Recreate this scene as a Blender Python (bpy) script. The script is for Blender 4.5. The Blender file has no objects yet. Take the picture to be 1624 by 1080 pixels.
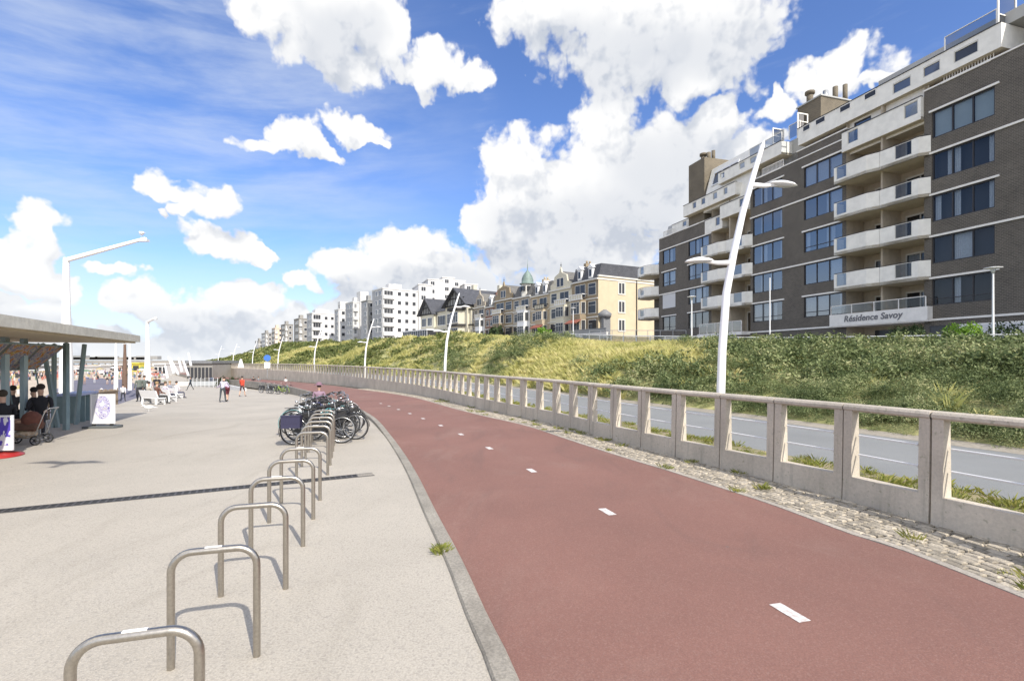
import bpy, math, random
import numpy as np
from mathutils import Vector, Matrix
R = math.radians
rng = random.Random(7)
nr = np.random.default_rng(11)
SC = bpy.context.scene
COL = SC.collection

# ------------------------------------------------------------------ camera
EYE = 2.1
cam_d = bpy.data.cameras.new('camera')
cam = bpy.data.objects.new('camera', cam_d); COL.objects.link(cam)
cam.location = (0, 0, EYE)
cam.rotation_euler = (R(90), 0, 0)
cam_d.sensor_width = 36; cam_d.lens = 36 * 800 / 1624
cam_d.shift_y = 30 / 1624
cam_d.clip_start = 0.05; cam_d.clip_end = 6000
SC.camera = cam

# ------------------------------------------------------------------ light
SUN_EL = 40.0
SUN_AZ = (0.54, -0.84)            # horizontal direction towards the sun
sd = bpy.data.lights.new('sun', 'SUN'); sd.energy = 3.7; sd.angle = R(0.5); sd.color = (1.0, 0.94, 0.85)
sun = bpy.data.objects.new('sun', sd); COL.objects.link(sun)
sv = Vector((SUN_AZ[0], SUN_AZ[1], math.tan(R(SUN_EL)) * math.hypot(*SUN_AZ))).normalized()
sun.rotation_euler = sv.to_track_quat('Z', 'Y').to_euler()
SC.view_settings.view_transform = 'Standard'
SC.view_settings.look = 'None'
SC.view_settings.exposure = 0.55
SC.view_settings.gamma = 1

# ------------------------------------------------------------------ sky with clouds
wd = bpy.data.worlds.new('World'); SC.world = wd; wd.use_nodes = True
NT = wd.node_tree; NT.nodes.clear()
class NB:
    """small helper to write node graphs"""
    def __init__(s, nt): s.nt = nt
    def n(s, typ, **kw):
        nd = s.nt.nodes.new(typ)
        for k, v in kw.items(): setattr(nd, k, v)
        return nd
    def put(s, sock, v):
        if v is None: return
        if isinstance(v, bpy.types.NodeSocket): s.nt.links.new(v, sock)
        else: sock.default_value = v
    def m(s, op, a=None, b=None, c=None, clamp=False):
        nd = s.n('ShaderNodeMath', operation=op, use_clamp=clamp)
        for i, v in enumerate((a, b, c)): s.put(nd.inputs[i], v)
        return nd.outputs[0]
    def v(s, op, a=None, b=None, c=None):
        nd = s.n('ShaderNodeVectorMath', operation=op)
        for i, x in enumerate((a, b, c)): s.put(nd.inputs[i], x)
        return nd.outputs['Value'] if op in ('LENGTH', 'DOT_PRODUCT', 'DISTANCE') else nd.outputs[0]
    def rng(s, x, a, b, c=0., d=1., typ='SMOOTHSTEP'):
        nd = s.n('ShaderNodeMapRange', interpolation_type=typ)
        for i, q in enumerate((x, a, b, c, d)): s.put(nd.inputs[i], q)
        return nd.outputs[0]
    def mix(s, f, a, b, bt='MIX'):
        nd = s.n('ShaderNodeMix', data_type='RGBA', blend_type=bt)
        s.put(nd.inputs[0], f); s.put(nd.inputs[6], a); s.put(nd.inputs[7], b)
        return nd.outputs[2]
    def noise(s, vec, scale, detail=4., rough=.55, dist=0., dim='3D'):
        nd = s.n('ShaderNodeTexNoise', noise_dimensions=dim)
        s.put(nd.inputs['Vector'], vec); nd.inputs['Scale'].default_value = scale
        nd.inputs['Detail'].default_value = detail; nd.inputs['Roughness'].default_value = rough
        nd.inputs['Distortion'].default_value = dist
        return nd.outputs[0]
    def comb(s, x=0., y=0., z=0.):
        nd = s.n('ShaderNodeCombineXYZ')
        for i, q in enumerate((x, y, z)): s.put(nd.inputs[i], q)
        return nd.outputs[0]
    def sep(s, v):
        nd = s.n('ShaderNodeSeparateXYZ'); s.put(nd.inputs[0], v); return nd.outputs

def azel(px, py):
    a = (px - 812) / 800
    return math.atan(a), math.atan((570 - py) / 800 / math.hypot(1, a))
CLOUDS = [(450,20,80,52),(545,35,95,62),(545,98,52,34),(612,50,40,44),(690,112,58,26),(738,122,34,18),
 (425,230,46,13),(474,218,34,26),(560,206,40,17),(505,243,36,11),(594,224,16,8),
 (258,296,40,27),(340,328,42,27),(300,345,26,12),(262,350,11,6),(345,384,58,20),(412,404,28,9),
 (55,365,52,34),(15,415,60,42),(75,455,60,22),(182,430,40,11),
 (50,505,95,30),(230,480,46,30),(290,505,90,40),(400,480,76,36),(440,520,95,32),(330,552,240,32),(120,548,140,30),
 (650,408,88,44),(568,428,56,30),(475,440,26,14),(700,455,140,50),(560,482,76,32),
 (832,262,56,46),(850,345,105,80),(782,355,48,48),(955,205,54,58),(992,300,150,95),(910,395,170,66),(1080,262,80,80),(1120,330,120,90),(1140,195,42,24),(1185,232,44,24),
 (860,15,90,44),(1010,45,150,78),(1150,50,88,76),(1000,118,96,26),(1100,120,50,30),(1050,0,200,55),
 (1338,108,62,34),(1225,168,26,20),(1292,132,36,22),(1392,120,26,9),(1232,140,14,14)]
SHADES = [(950,355,150,38),(1060,300,90,60),(1040,95,150,34),(900,70,60,26),(700,450,110,20),(560,470,50,16),(380,535,190,26),(30,520,110,18),(540,62,60,26),(860,410,120,22)]
g = bpy.data.node_groups.new('cloud_density', 'ShaderNodeTree')
g.interface.new_socket('P', in_out='INPUT', socket_type='NodeSocketVector')
g.interface.new_socket('D', in_out='OUTPUT', socket_type='NodeSocketFloat')
g.interface.new_socket('M', in_out='OUTPUT', socket_type='NodeSocketFloat')
g.interface.new_socket('S', in_out='OUTPUT', socket_type='NodeSocketFloat')
b = NB(g); gi = b.n('NodeGroupInput'); go = b.n('NodeGroupOutput')
P = gi.outputs[0]
wn = b.n('ShaderNodeTexNoise', noise_dimensions='2D'); g.links.new(P, wn.inputs['Vector']); wn.inputs['Scale'].default_value = 14; wn.inputs['Detail'].default_value = 4
warp = b.v('MULTIPLY', b.v('SUBTRACT', wn.outputs[1], (.5, .5, .5)), (.10, .075, 0))
PW = b.v('ADD', P, warp)
acc = None
for px, py, rx, ry in CLOUDS:
    a, e = azel(px, py); ca = math.cos(a)
    f_ = 1.30 if rx < 63 else 1.12
    ra, re = rx * f_ / 800 * ca * ca, ry * f_ / 800 * ca
    q = b.v('MULTIPLY_ADD', PW, (1 / ra, 1 / re, 0), (-a / ra, -e / re, 0))
    dd = b.v('DOT_PRODUCT', q, q)
    acc = dd if acc is None else b.m('SMOOTH_MIN', acc, dd, .35)
M = b.m('SUBTRACT', 1., acc, clamp=False)
M = b.m('MAXIMUM', M, -1.2)
n1 = b.noise(P, 12, 8, .60, .0, '2D')
vo = b.n('ShaderNodeTexVoronoi', feature='SMOOTH_F1', voronoi_dimensions='2D'); g.links.new(b.v('ADD', P, b.v('MULTIPLY', warp, (.5, .5, 0))), vo.inputs['Vector'])
vo.inputs['Scale'].default_value = 26; vo.inputs['Detail'].default_value = 2.0; vo.inputs['Roughness'].default_value = .6; vo.inputs['Smoothness'].default_value = .35
puff = b.m('SUBTRACT', .42, vo.outputs[0])
D = b.m('ADD', b.m('MINIMUM', b.m('MULTIPLY', M, 2.0), 1.9), b.m('MULTIPLY', b.m('SUBTRACT', n1, .5), 2.3))
D = b.m('ADD', D, b.m('MULTIPLY', puff, .95))
g.links.new(D, go.inputs[0]); g.links.new(M, go.inputs[1])
n3 = b.noise(P, 6.5, 1.5, .45, .0, '2D')
S = b.m('ADD', b.m('MULTIPLY', M, .8), b.m('ADD', b.m('MULTIPLY', n3, 2.6), b.m('MULTIPLY', puff, .75)))
g.links.new(S, go.inputs[2])

b = NB(NT)
tc = b.n('ShaderNodeTexCoord')
x, y, z = b.sep(tc.outputs['Generated'])
az = b.m('ARCTAN2', x, y); el = b.m('ARCSINE', z)
PP = b.comb(az, el, 0.)
def grp(p):
    nd = b.n('ShaderNodeGroup'); nd.node_tree = g; NT.links.new(p, nd.inputs[0]); return nd.outputs
d0 = grp(PP)
d1 = grp(b.v('ADD', PP, (-.018, .045, 0)))
alpha = b.rng(d0[0], -.30, .62)
# soft shading: tops and left edges catch the light, undersides stay grey
lit = b.rng(b.m('SUBTRACT', d0[2], d1[2]), -.85, .15)
under = b.rng(b.m('SUBTRACT', d1[1], d0[1]), -.05, .45)
thick = b.rng(d0[1], .0, .7)
wn2 = b.n('ShaderNodeTexNoise', noise_dimensions='2D'); NT.links.new(PP, wn2.inputs['Vector']); wn2.inputs['Scale'].default_value = 9; wn2.inputs['Detail'].default_value = 3
PS = b.v('ADD', PP, b.v('MULTIPLY', b.v('SUBTRACT', wn2.outputs[1], (.5, .5, .5)), (.13, .10, 0)))
sh_ = None
for px, py, rx, ry in SHADES:
    a, e = azel(px, py); ca = math.cos(a); ra, re = rx * 1.3 / 800 * ca * ca, ry * 1.5 / 800 * ca
    q = b.v('MULTIPLY_ADD', PS, (1 / ra, 1 / re, 0), (-a / ra, -e / re, 0)); q = b.v('DOT_PRODUCT', q, q)
    sh_ = q if sh_ is None else b.m('SMOOTH_MIN', sh_, q, .4)
base = b.rng(sh_, 0., 1.6, 1., 0.)
grey = b.m('MULTIPLY', b.m('SUBTRACT', 1., lit), b.m('MULTIPLY_ADD', thick, .42, .12))
grey = b.m('ADD', grey, b.m('MULTIPLY', under, .28))
grey = b.m('ADD', grey, b.m('MULTIPLY', base, .52), clamp=True)
cloudc = b.mix(grey, (8.0, 8.0, 8.0, 1), (4.7, 5.05, 5.7, 1))
# high thin streaks, strongest in the upper left of the view
pc = b.v('MULTIPLY', b.v('ADD', PP, b.comb(b.m('MULTIPLY', el, .5), b.m('MULTIPLY', az, -.12), 0.)), (2.2, 11., 1.))
cir = b.noise(pc, 1.5, 6, .58, .12, '2D')
a0, e0 = azel(170, 120)
reg = b.v('LENGTH', b.v('MULTIPLY_ADD', PP, (1 / .62, 1 / .36, 0), (-a0 / .62, -e0 / .36, 0)))
reg = b.rng(reg, .35, 1.15, 1., 0.)
patch = b.rng(b.noise(PP, 3.1, 2, .5, 0., '2D'), .40, .62)
ca_ = b.m('MULTIPLY', b.m('MULTIPLY', b.rng(cir, .25, .80), reg), .55)
ca2 = b.m('MULTIPLY', b.m('MULTIPLY', b.rng(cir, .5, .8), patch), .22)
cira = b.m('MAXIMUM', ca_, ca2)
sky = b.n('ShaderNodeTexSky', sky_type='NISHITA', sun_disc=False)
sky.sun_elevation = R(SUN_EL); sky.sun_rotation = math.atan2(SUN_AZ[0], SUN_AZ[1])
sky.air_density = 1.0; sky.dust_density = .6; sky.ozone_density = 2.2; sky.altitude = 0
skyc = b.mix(1.0, sky.outputs[0], (1.0, 1.17, 1.60, 1), 'MULTIPLY')
c1 = b.mix(cira, skyc, (6.0, 6.6, 7.6, 1))
# unseen cumulus behind the view, made extra bright to lift the shaded facades
back = b.m('MULTIPLY', b.rng(b.noise(tc.outputs['Generated'], 3.2, 5, .6), .40, .56), b.rng(y, .35, -.1))
c2 = b.mix(alpha, c1, cloudc)
c2 = b.mix(b.m('MULTIPLY', back, b.rng(z, 0., .1)), c2, (13.5, 13.4, 13.2, 1))
low = b.rng(z, -.005, .20, .75, 0.)
c2 = b.mix(b.m('MULTIPLY', low, b.m('SUBTRACT', 1., b.m('MULTIPLY', alpha, .5))), c2, (6.9, 7.3, 7.8, 1))
bg = b.n('ShaderNodeBackground'); NT.links.new(c2, bg.inputs[0]); bg.inputs[1].default_value = .088
wo = b.n('ShaderNodeOutputWorld'); NT.links.new(bg.outputs[0], wo.inputs[0])
wd.cycles.sampling_method = 'MANUAL'; wd.cycles.sample_map_resolution = 512

# ------------------------------------------------------------------ materials
MATS = {}
def mat(name, col, rough=.7, metal=0., var=0., vs=3., bump=0., bs=20., col2=None, spec=.5, island=0., det=5.):
    if name in MATS: return MATS[name]
    m = bpy.data.materials.new(name); m.use_nodes = True; nt = m.node_tree
    p = nt.nodes['Principled BSDF']; b = NB(nt)
    p.inputs['Roughness'].default_value = rough; p.inputs['Metallic'].default_value = metal
    p.inputs['Specular IOR Level'].default_value = spec
    c = (*col, 1)
    out = None
    tcn = b.n('ShaderNodeTexCoord').outputs['Object']
    if var > 0 or col2:
        n = b.noise(tcn, vs, det, .6)
        f = b.rng(n, .3, .7)
        cc2 = (*(col2 if col2 else tuple(q * (1 - var) for q in col)), 1)
        out = b.mix(f, c, cc2)
    if island > 0:
        ri = b.n('ShaderNodeNewGeometry').outputs['Random Per Island']
        k = b.rng(ri, 0., 1., 1 - island, 1 + island, 'LINEAR')
        out = b.mix(1., out if out else c, b.comb(k, k, k), 'MULTIPLY')
    if out is None: p.inputs['Base Color'].default_value = c
    else: nt.links.new(out, p.inputs['Base Color'])
    if bump > 0:
        bn = b.n('ShaderNodeBump'); bn.inputs['Strength'].default_value = bump; bn.inputs['Distance'].default_value = .02
        nt.links.new(b.noise(tcn, bs, 6, .6), bn.inputs['Height']); nt.links.new(bn.outputs[0], p.inputs['Normal'])
    MATS[name] = m
    return m
def raw(name):
    m = bpy.data.materials.new(name); m.use_nodes = True; MATS[name] = m
    return m, m.node_tree, m.node_tree.nodes['Principled BSDF'], NB(m.node_tree)

# ------------------------------------------------------------------ mesh builder
class MB:
    def __init__(s): s.v = []; s.f = []; s.m = []; s.sm = []
    def _add(s, vs, fs, mi=0, smooth=False):
        o = len(s.v); s.v.extend(vs)
        for f in fs: s.f.append(tuple(o + i for i in f)); s.m.append(mi); s.sm.append(smooth)
        return s
    def box(s, x0, x1, y0, y1, z0, z1, mi=0):
        return s._add([(x0,y0,z0),(x1,y0,z0),(x1,y1,z0),(x0,y1,z0),(x0,y0,z1),(x1,y0,z1),(x1,y1,z1),(x0,y1,z1)],
                      [(0,3,2,1),(4,5,6,7),(0,1,5,4),(1,2,6,5),(2,3,7,6),(3,0,4,7)], mi)
    def mbox(s, mp, a0, a1, b0, b1, t0, t1, mi=0):
        c = [mp(a, bb, t) for a, bb, t in ((a0,b0,t0),(a1,b0,t0),(a1,b0,t1),(a0,b0,t1),(a0,b1,t0),(a1,b1,t0),(a1,b1,t1),(a0,b1,t1))]
        return s._add(c, [(0,3,2,1),(4,5,6,7),(0,1,5,4),(1,2,6,5),(2,3,7,6),(3,0,4,7)], mi)
    def quad(s, a, b_, c, d, mi=0): return s._add([a, b_, c, d], [(0,1,2,3)], mi)
    def prism(s, poly, z0, z1, mi=0, mt=None):
        n = len(poly)
        vs = [(p[0], p[1], z0) for p in poly] + [(p[0], p[1], z1) for p in poly]
        s._add(vs, [(i, (i+1) % n, n + (i+1) % n, n + i) for i in range(n)], mi)
        s._add(vs, [tuple(range(n))[::-1]], mi); s._add(vs, [tuple(range(n, 2*n))], mi if mt is None else mt)
        return s
    def extr(s, poly, fn, t0, t1, mi=0):
        """poly in (a,b), extruded along t through fn(a,b,t)"""
        n = len(poly)
        vs = [fn(p[0], p[1], t0) for p in poly] + [fn(p[0], p[1], t1) for p in poly]
        s._add(vs, [(i, (i+1) % n, n + (i+1) % n, n + i) for i in range(n)] + [tuple(range(n))[::-1], tuple(range(n, 2*n))], mi)
        return s
    def tube(s, pts, rad, n=8, mi=0, cap=True, smooth=True, flat=None):
        pts = [Vector(p) for p in pts]
        rs = rad if isinstance(rad, (list, tuple)) else [rad] * len(pts)
        rings = []; up = None
        for i, p in enumerate(pts):
            t = (pts[min(i+1, len(pts)-1)] - pts[max(i-1, 0)])
            if t.length < 1e-9: t = Vector((0, 0, 1))
            t.normalize()
            if up is None:
                up = Vector((0, 0, 1)) if abs(t.z) < .9 else Vector((1, 0, 0))
            a = t.cross(up)
            if a.length < 1e-5: a = t.cross(Vector((0, 1, 0)))
            a.normalize(); c = a.cross(t).normalized(); up = c
            rings.append([tuple(p + (a * math.cos(2*math.pi*k/n) + c * math.sin(2*math.pi*k/n) * (flat or 1)) * rs[i]) for k in range(n)])
        vs = [q for r in rings for q in r]; fs = []
        for i in range(len(pts) - 1):
            for k in range(n):
                k2 = (k + 1) % n
                fs.append((i*n+k, i*n+k2, (i+1)*n+k2, (i+1)*n+k))
        s._add(vs, fs, mi, smooth)
        if cap:
            s._add(rings[0], [tuple(range(n))[::-1]], mi); s._add(rings[-1], [tuple(range(n))], mi)
        return s
    def lathe(s, prof, n=16, c=(0,0,0), mi=0, smooth=True, sx=1, sy=1):
        vs = []; fs = []
        for r, z in prof:
            for k in range(n):
                a = 2*math.pi*k/n; vs.append((c[0]+r*sx*math.cos(a), c[1]+r*sy*math.sin(a), c[2]+z))
        for i in range(len(prof)-1):
            for k in range(n):
                k2 = (k+1) % n; fs.append((i*n+k, i*n+k2, (i+1)*n+k2, (i+1)*n+k))
        fs.append(tuple(range(n))[::-1]); fs.append(tuple((len(prof)-1)*n+k for k in range(n)))
        return s._add(vs, fs, mi, smooth)
    def ball(s, c, r, n=12, mi=0, m_=7):
        rx, ry, rz = r if isinstance(r, (tuple, list)) else (r, r, r)
        prof = [(math.sin(math.pi*i/m_), -math.cos(math.pi*i/m_)) for i in range(m_+1)]
        vs = []; fs = []
        for q, zz in prof:
            for k in range(n):
                a = 2*math.pi*k/n; vs.append((c[0]+rx*q*math.cos(a), c[1]+ry*q*math.sin(a), c[2]+rz*zz))
        for i in range(m_):
            for k in range(n):
                k2 = (k+1) % n; fs.append((i*n+k, i*n+k2, (i+1)*n+k2, (i+1)*n+k))
        return s._add(vs, fs, mi, True)
    def torus(s, c, r, rr, axis='y', n=28, k=7, mi=0):
        pts = []
        for i in range(n+1):
            a = 2*math.pi*i/n
            pts.append({'y': (c[0]+r*math.cos(a), c[1], c[2]+r*math.sin(a)), 'x': (c[0], c[1]+r*math.cos(a), c[2]+r*math.sin(a)), 'z': (c[0]+r*math.cos(a), c[1]+r*math.sin(a), c[2])}[axis])
        vs = []; fs = []
        for i in range(n):
            a = 2*math.pi*i/n; ce = Vector(pts[i]) - Vector(c); ce.normalize()
            ax = Vector({'y': (0,1,0), 'x': (1,0,0), 'z': (0,0,1)}[axis])
            for j in range(k):
                q = 2*math.pi*j/k
                vs.append(tuple(Vector(pts[i]) + ce*math.cos(q)*rr + ax*math.sin(q)*rr))
        for i in range(n):
            for j in range(k):
                fs.append((i*k+j, i*k+(j+1)%k, ((i+1)%n)*k+(j+1)%k, ((i+1)%n)*k+j))
        return s._add(vs, fs, mi, True)
    def wall(s, mp, a0, a1, b0, b1, ops, depth=.15, mi=0, mr=None):
        """wall sheet a x b with openings (a0,a1,b0,b1) and their reveals"""
        xs = sorted({a0, a1} | {q for o in ops for q in o[:2] if a0 < q < a1}); zs = sorted({b0, b1} | {q for o in ops for q in o[2:4] if b0 < q < b1})
        for i in range(len(xs)-1):
            for j in range(len(zs)-1):
                cx, cz = (xs[i]+xs[i+1])/2, (zs[j]+zs[j+1])/2
                if any(o[0] < cx < o[1] and o[2] < cz < o[3] for o in ops): continue
                s.quad(mp(xs[i],zs[j],0), mp(xs[i+1],zs[j],0), mp(xs[i+1],zs[j+1],0), mp(xs[i],zs[j+1],0), mi)
        r_ = mi if mr is None else mr
        for o in ops:
            A, B, C_, D_ = (o[0],o[2]), (o[1],o[2]), (o[1],o[3]), (o[0],o[3])
            for p, q in ((A,B),(B,C_),(C_,D_),(D_,A)):
                s.quad(mp(*p,0), mp(*q,0), mp(*q,depth), mp(*p,depth), r_)
        return s
    def mesh(s, name, mats):
        me = bpy.data.meshes.new(name)
        me.from_pydata([tuple(q) for q in s.v], [], s.f)
        for m_ in (mats if isinstance(mats, (list, tuple)) else [mats]): me.materials.append(m_)
        me.polygons.foreach_set('material_index', s.m); me.polygons.foreach_set('use_smooth', s.sm)
        me.update()
        return me
    def build(s, name, mats, parent=None, bevel=0, **kw):
        o = bpy.data.objects.new(name, s.mesh(name, mats)); COL.objects.link(o)
        if parent is not None: o.parent = parent
        if bevel:
            md = o.modifiers.new('bevel', 'BEVEL'); md.width = bevel; md.segments = 2; md.limit_method = 'ANGLE'
        if kw: tag(o, **kw)
        return o
def tag(o, label=None, cat=None, group=None, kind=None):
    if label: o['label'] = label
    if cat: o['category'] = cat
    if group: o['group'] = group
    if kind: o['kind'] = kind
    return o
def thing(name, label, cat, loc=(0,0,0), rz=0., group=None, scale=None):
    o = bpy.data.objects.new(name, None); COL.objects.link(o); o.empty_display_size = .2
    o.location = loc; o.rotation_euler = (0, 0, rz)
    if scale: o.scale = (scale,)*3 if not isinstance(scale, (tuple, list)) else scale
    return tag(o, label, cat, group)
def dup(root, loc, rz, label, scale=None, swap=None):
    """copy of a thing with copies of its parts and sub-parts"""
    def cp(o, par):
        c = o.copy(); COL.objects.link(c)
        if par is not None: c.parent = par
        if swap and c.type == 'MESH':
            for a_, b_ in swap.items():
                if any(m and m.name == a_ for m in c.data.materials):
                    c.data = c.data.copy()
                    for i, m in enumerate(c.data.materials):
                        if m.name == a_: c.data.materials[i] = MATS[b_]
        for ch in KIDS(o): cp(ch, c)
        return c
    r = cp(root, None); r.location = loc; r.rotation_euler = (0, 0, rz)
    if scale: r.scale = (scale,)*3
    r['label'] = label
    return r
_kids = {}
def KIDS(o):
    return [c for c in o.children]
def npmesh(name, verts, faces, mats, parent=None, nper=4, mi=None, smooth=False):
    """mesh straight from numpy arrays"""
    me = bpy.data.meshes.new(name)
    nv, nf = len(verts), len(faces)
    me.vertices.add(nv); me.vertices.foreach_set('co', np.ascontiguousarray(verts, dtype=np.float32).ravel())
    me.loops.add(nf*nper); me.loops.foreach_set('vertex_index', np.ascontiguousarray(faces, dtype=np.int32).ravel())
    me.polygons.add(nf); me.polygons.foreach_set('loop_start', np.arange(0, nf*nper, nper, dtype=np.int32))
    me.polygons.foreach_set('loop_total', np.full(nf, nper, dtype=np.int32))
    for m_ in (mats if isinstance(mats, (list, tuple)) else [mats]): me.materials.append(m_)
    if mi is not None: me.polygons.foreach_set('material_index', mi.astype(np.int32))
    me.polygons.foreach_set('use_smooth', np.full(nf, smooth, dtype=bool))
    me.update(calc_edges=True); me.validate()
    o = bpy.data.objects.new(name, me); COL.objects.link(o)
    if parent is not None: o.parent = parent
    return o

# pixel (of the 1624 wide photograph) to a point in the place
def W(px, py, z=0.):
    Y = 800 * (EYE - z) / (py - 570); return Vector(((px-812)/800*Y, Y, z))
def PY(px, py, Y): return Vector(((px-812)/800*Y, Y, EYE + (570-py)/800*Y))
def lerp(tab, t):
    return float(np.interp(t, [q[0] for q in tab], [q[1] for q in tab]))
# ================================================================== ground plan
FENCE = [(8.2,-5.5),(7.25,-1.5),(6.45,2.2),(5.75,5.64),(5.39,6.5),(5.0,7.7),(4.53,8.8),(4.06,9.9),(3.58,10.95),(2.9,12.6),(2.25,14.3),(1.25,17.),(-.24,20.),(-2.0,24.),(-4.2,29.4),(-7.3,35.9),(-11.6,43.5),(-19.8,57.),(-32,74.),(-54,103),(-95,155),(-150,225),(-230,320)]
def dense(pts, step=.4):
    """Catmull-Rom through the points, resampled evenly"""
    p = np.array(pts, float); out = []
    q = np.vstack([2*p[0]-p[1], p, 2*p[-1]-p[-2]])
    for i in range(1, len(q)-2):
        for t in np.linspace(0, 1, 24, endpoint=False):
            out.append(.5*((2*q[i]) + (-q[i-1]+q[i+1])*t + (2*q[i-1]-5*q[i]+4*q[i+1]-q[i+2])*t*t + (-q[i-1]+3*q[i]-3*q[i+1]+q[i+2])*t**3))
    out.append(p[-1]); out = np.array(out)
    s = np.concatenate([[0], np.cumsum(np.linalg.norm(np.diff(out, axis=0), axis=1))])
    n = int(s[-1]/step); ss = np.arange(n)*step
    return np.stack([np.interp(ss, s, out[:, k]) for k in range(2)], 1), ss
FP, FS = dense(FENCE, .3)
FT = np.gradient(FP, axis=0)
for _ in range(60):                       # calm the direction so that offsets stay smooth
    FT[1:-1] = (FT[:-2] + 2*FT[1:-1] + FT[2:]) / 4
FT /= np.linalg.norm(FT, axis=1)[:, None]
FN = np.stack([FT[:, 1], -FT[:, 0]], 1)   # towards the land
def fidx(Y): return int(np.argmin(np.abs(FP[:, 1] - Y)))
ZPATH = [(-10,0),(15,0),(30,-.2),(45,-.55),(70,-1.),(120,-2.1),(200,-2.6),(400,-2.8)]
ZROAD = [(-10,0),(76,0),(105,-.2),(160,-.5),(240,-1.6),(400,-2.2)]
ZPROM = [(-10,0),(14,0),(20,-.16),(43,-1.07),(68,-2.),(95,-2.7),(130,-3.),(600,-3.05)]
OFFR = [(-6,1.75),(2,1.6),(5.6,1.45),(10,1.18),(15,1.1),(400,1.1)]     # edge of the red path, from the fence
KERB = [(-6,2.2),(0,.80),(3.29,-.04),(4.1,-.28),(5.3,-.62),(6.9,-1.12),(9.3,-1.85),(11.5,-2.58),(14.1,-3.5),(18.7,-5.2),(23.3,-7.3),(27.3,-9.4),(40.3,-16.3),(54,-24.4),(70.5,-36.),(99,-58.5),(151,-99.),(220,-154.),(315,-235.)]
def zpath(y): return lerp(ZPATH, y)
def zprom(y): return lerp(ZPROM, y)
KP, KS = dense([(x_, y_) for y_, x_ in KERB], .3)
KT = np.gradient(KP, axis=0)
for _ in range(30): KT[1:-1] = (KT[:-2] + 2*KT[1:-1] + KT[2:]) / 4
KT /= np.linalg.norm(KT, axis=1)[:, None]
KN = np.stack([KT[:, 1], -KT[:, 0]], 1)

def strip(name, L, Rr, zL, zR, m, nx=1, bot=None, **kw):
    """sheet between two lines of equal length"""
    L = np.asarray(L); Rr = np.asarray(Rr); n = len(L)
    vs = []
    for k in range(nx+1):
        f = k/nx
        vs.append(np.column_stack([L*(1-f)+Rr*f, zL*(1-f)+zR*f]))
    V = np.stack(vs, 1).reshape(-1, 3)
    idx = np.arange(n*(nx+1)).reshape(n, nx+1)
    F = np.stack([idx[:-1, :-1], idx[:-1, 1:], idx[1:, 1:], idx[1:, :-1]], -1).reshape(-1, 4)
    o = npmesh(name, V, F, m, smooth=True)
    if kw: tag(o, **kw)
    return o
def resamp(Pn, n):
    s = np.concatenate([[0], np.cumsum(np.linalg.norm(np.diff(Pn, axis=0), axis=1))])
    t = np.linspace(0, s[-1], n); return np.stack([np.interp(t, s, Pn[:, k]) for k in range(2)], 1)

# ---- surface materials
def ground_mat(name, c1, c2, fine, fscale, big=.12, bscale=.35, spk=None, bump=.3, rough=.9, dirt=None):
    m, nt, p, b = raw(name)
    tcn = b.n('ShaderNodeTexCoord').outputs['Object']
    n1 = b.noise(tcn, fscale, 3, .7)
    f = b.rng(n1, .35, .65)
    c = b.mix(f, (*c1, 1), (*c2, 1))
    n2 = b.noise(tcn, bscale, 6, .6)
    k = b.rng(n2, .3, .7, 1-big, 1+big, 'LINEAR')
    c = b.mix(1., c, b.comb(k, k, k), 'MULTIPLY')
    if dirt:                      # long faint tracks and old stains
        st = b.noise(b.v('MULTIPLY', tcn, (1.2, .35, 1.)), .8, 7, .65, 1.2)
        c = b.mix(b.rng(st, .50, .72, 0., dirt[1]), c, (*dirt[0], 1))
    if dirt:
        du = b.noise(b.v('MULTIPLY', tcn, (.9, .5, 1.)), .55, 8, .7, .6)
        c = b.mix(b.rng(du, .50, .70, 0., .10), c, (.50,.44,.36, 1))
    if spk:
        vo = b.n('ShaderNodeTexVoronoi'); nt.links.new(tcn, vo.inputs['Vector']); vo.inputs['Scale'].default_value = spk[0]
        sp = b.rng(vo.outputs['Color'], .55, 1.)
        c = b.mix(b.m('MULTIPLY', sp, spk[1]), c, (*spk[2], 1))
        vo2 = b.n('ShaderNodeTexVoronoi'); nt.links.new(tcn, vo2.inputs['Vector']); vo2.inputs['Scale'].default_value = 1.1
        dots = b.rng(vo2.outputs['Distance'], .018, .03, 1., 0.)
        c = b.mix(b.m('MULTIPLY', dots, .6), c, (.12, .11, .10, 1))
    nt.links.new(c, p.inputs['Base Color']); p.inputs['Roughness'].default_value = rough
    bn = b.n('ShaderNodeBump'); bn.inputs['Strength'].default_value = bump; bn.inputs['Distance'].default_value = .01
    nt.links.new(n1, bn.inputs['Height']); nt.links.new(bn.outputs[0], p.inputs['Normal'])
    return m
M_prom = ground_mat('aggregate_concrete', (.475,.433,.362), (.365,.33,.277), .3, 60, .09, .4, (55, .38, (.20,.185,.165)), .5, dirt=((.27,.24,.19), .30))
M_red = ground_mat('red_asphalt', (.245,.122,.094), (.185,.092,.073), .3, 110, .13, .3, (90, .30, (.34,.23,.19)), .5, dirt=((.15,.085,.07), .45))
M_road = ground_mat('grey_asphalt', (.25,.255,.25), (.18,.185,.183), .3, 90, .10, .4, (80, .25, (.3,.3,.3)), .4)
M_kerb = ground_mat('kerb_concrete', (.33,.30,.25), (.23,.21,.175), .3, 40, .2, 1.5, None, .5, dirt=((.16,.14,.11), .6))
M_wallc = ground_mat('old_wall_concrete', (.51,.455,.39), (.42,.375,.32), .3, 25, .15, 1.1, None, .5, dirt=((.22,.20,.17), .5))
m, nt, p, b = raw('balustrade_concrete'); tcn = b.n('ShaderNodeTexCoord').outputs['Object']
c = b.mix(b.rng(b.noise(tcn, 28, 4, .6), .3, .7), (.57,.505,.415,1), (.49,.435,.355,1))
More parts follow.
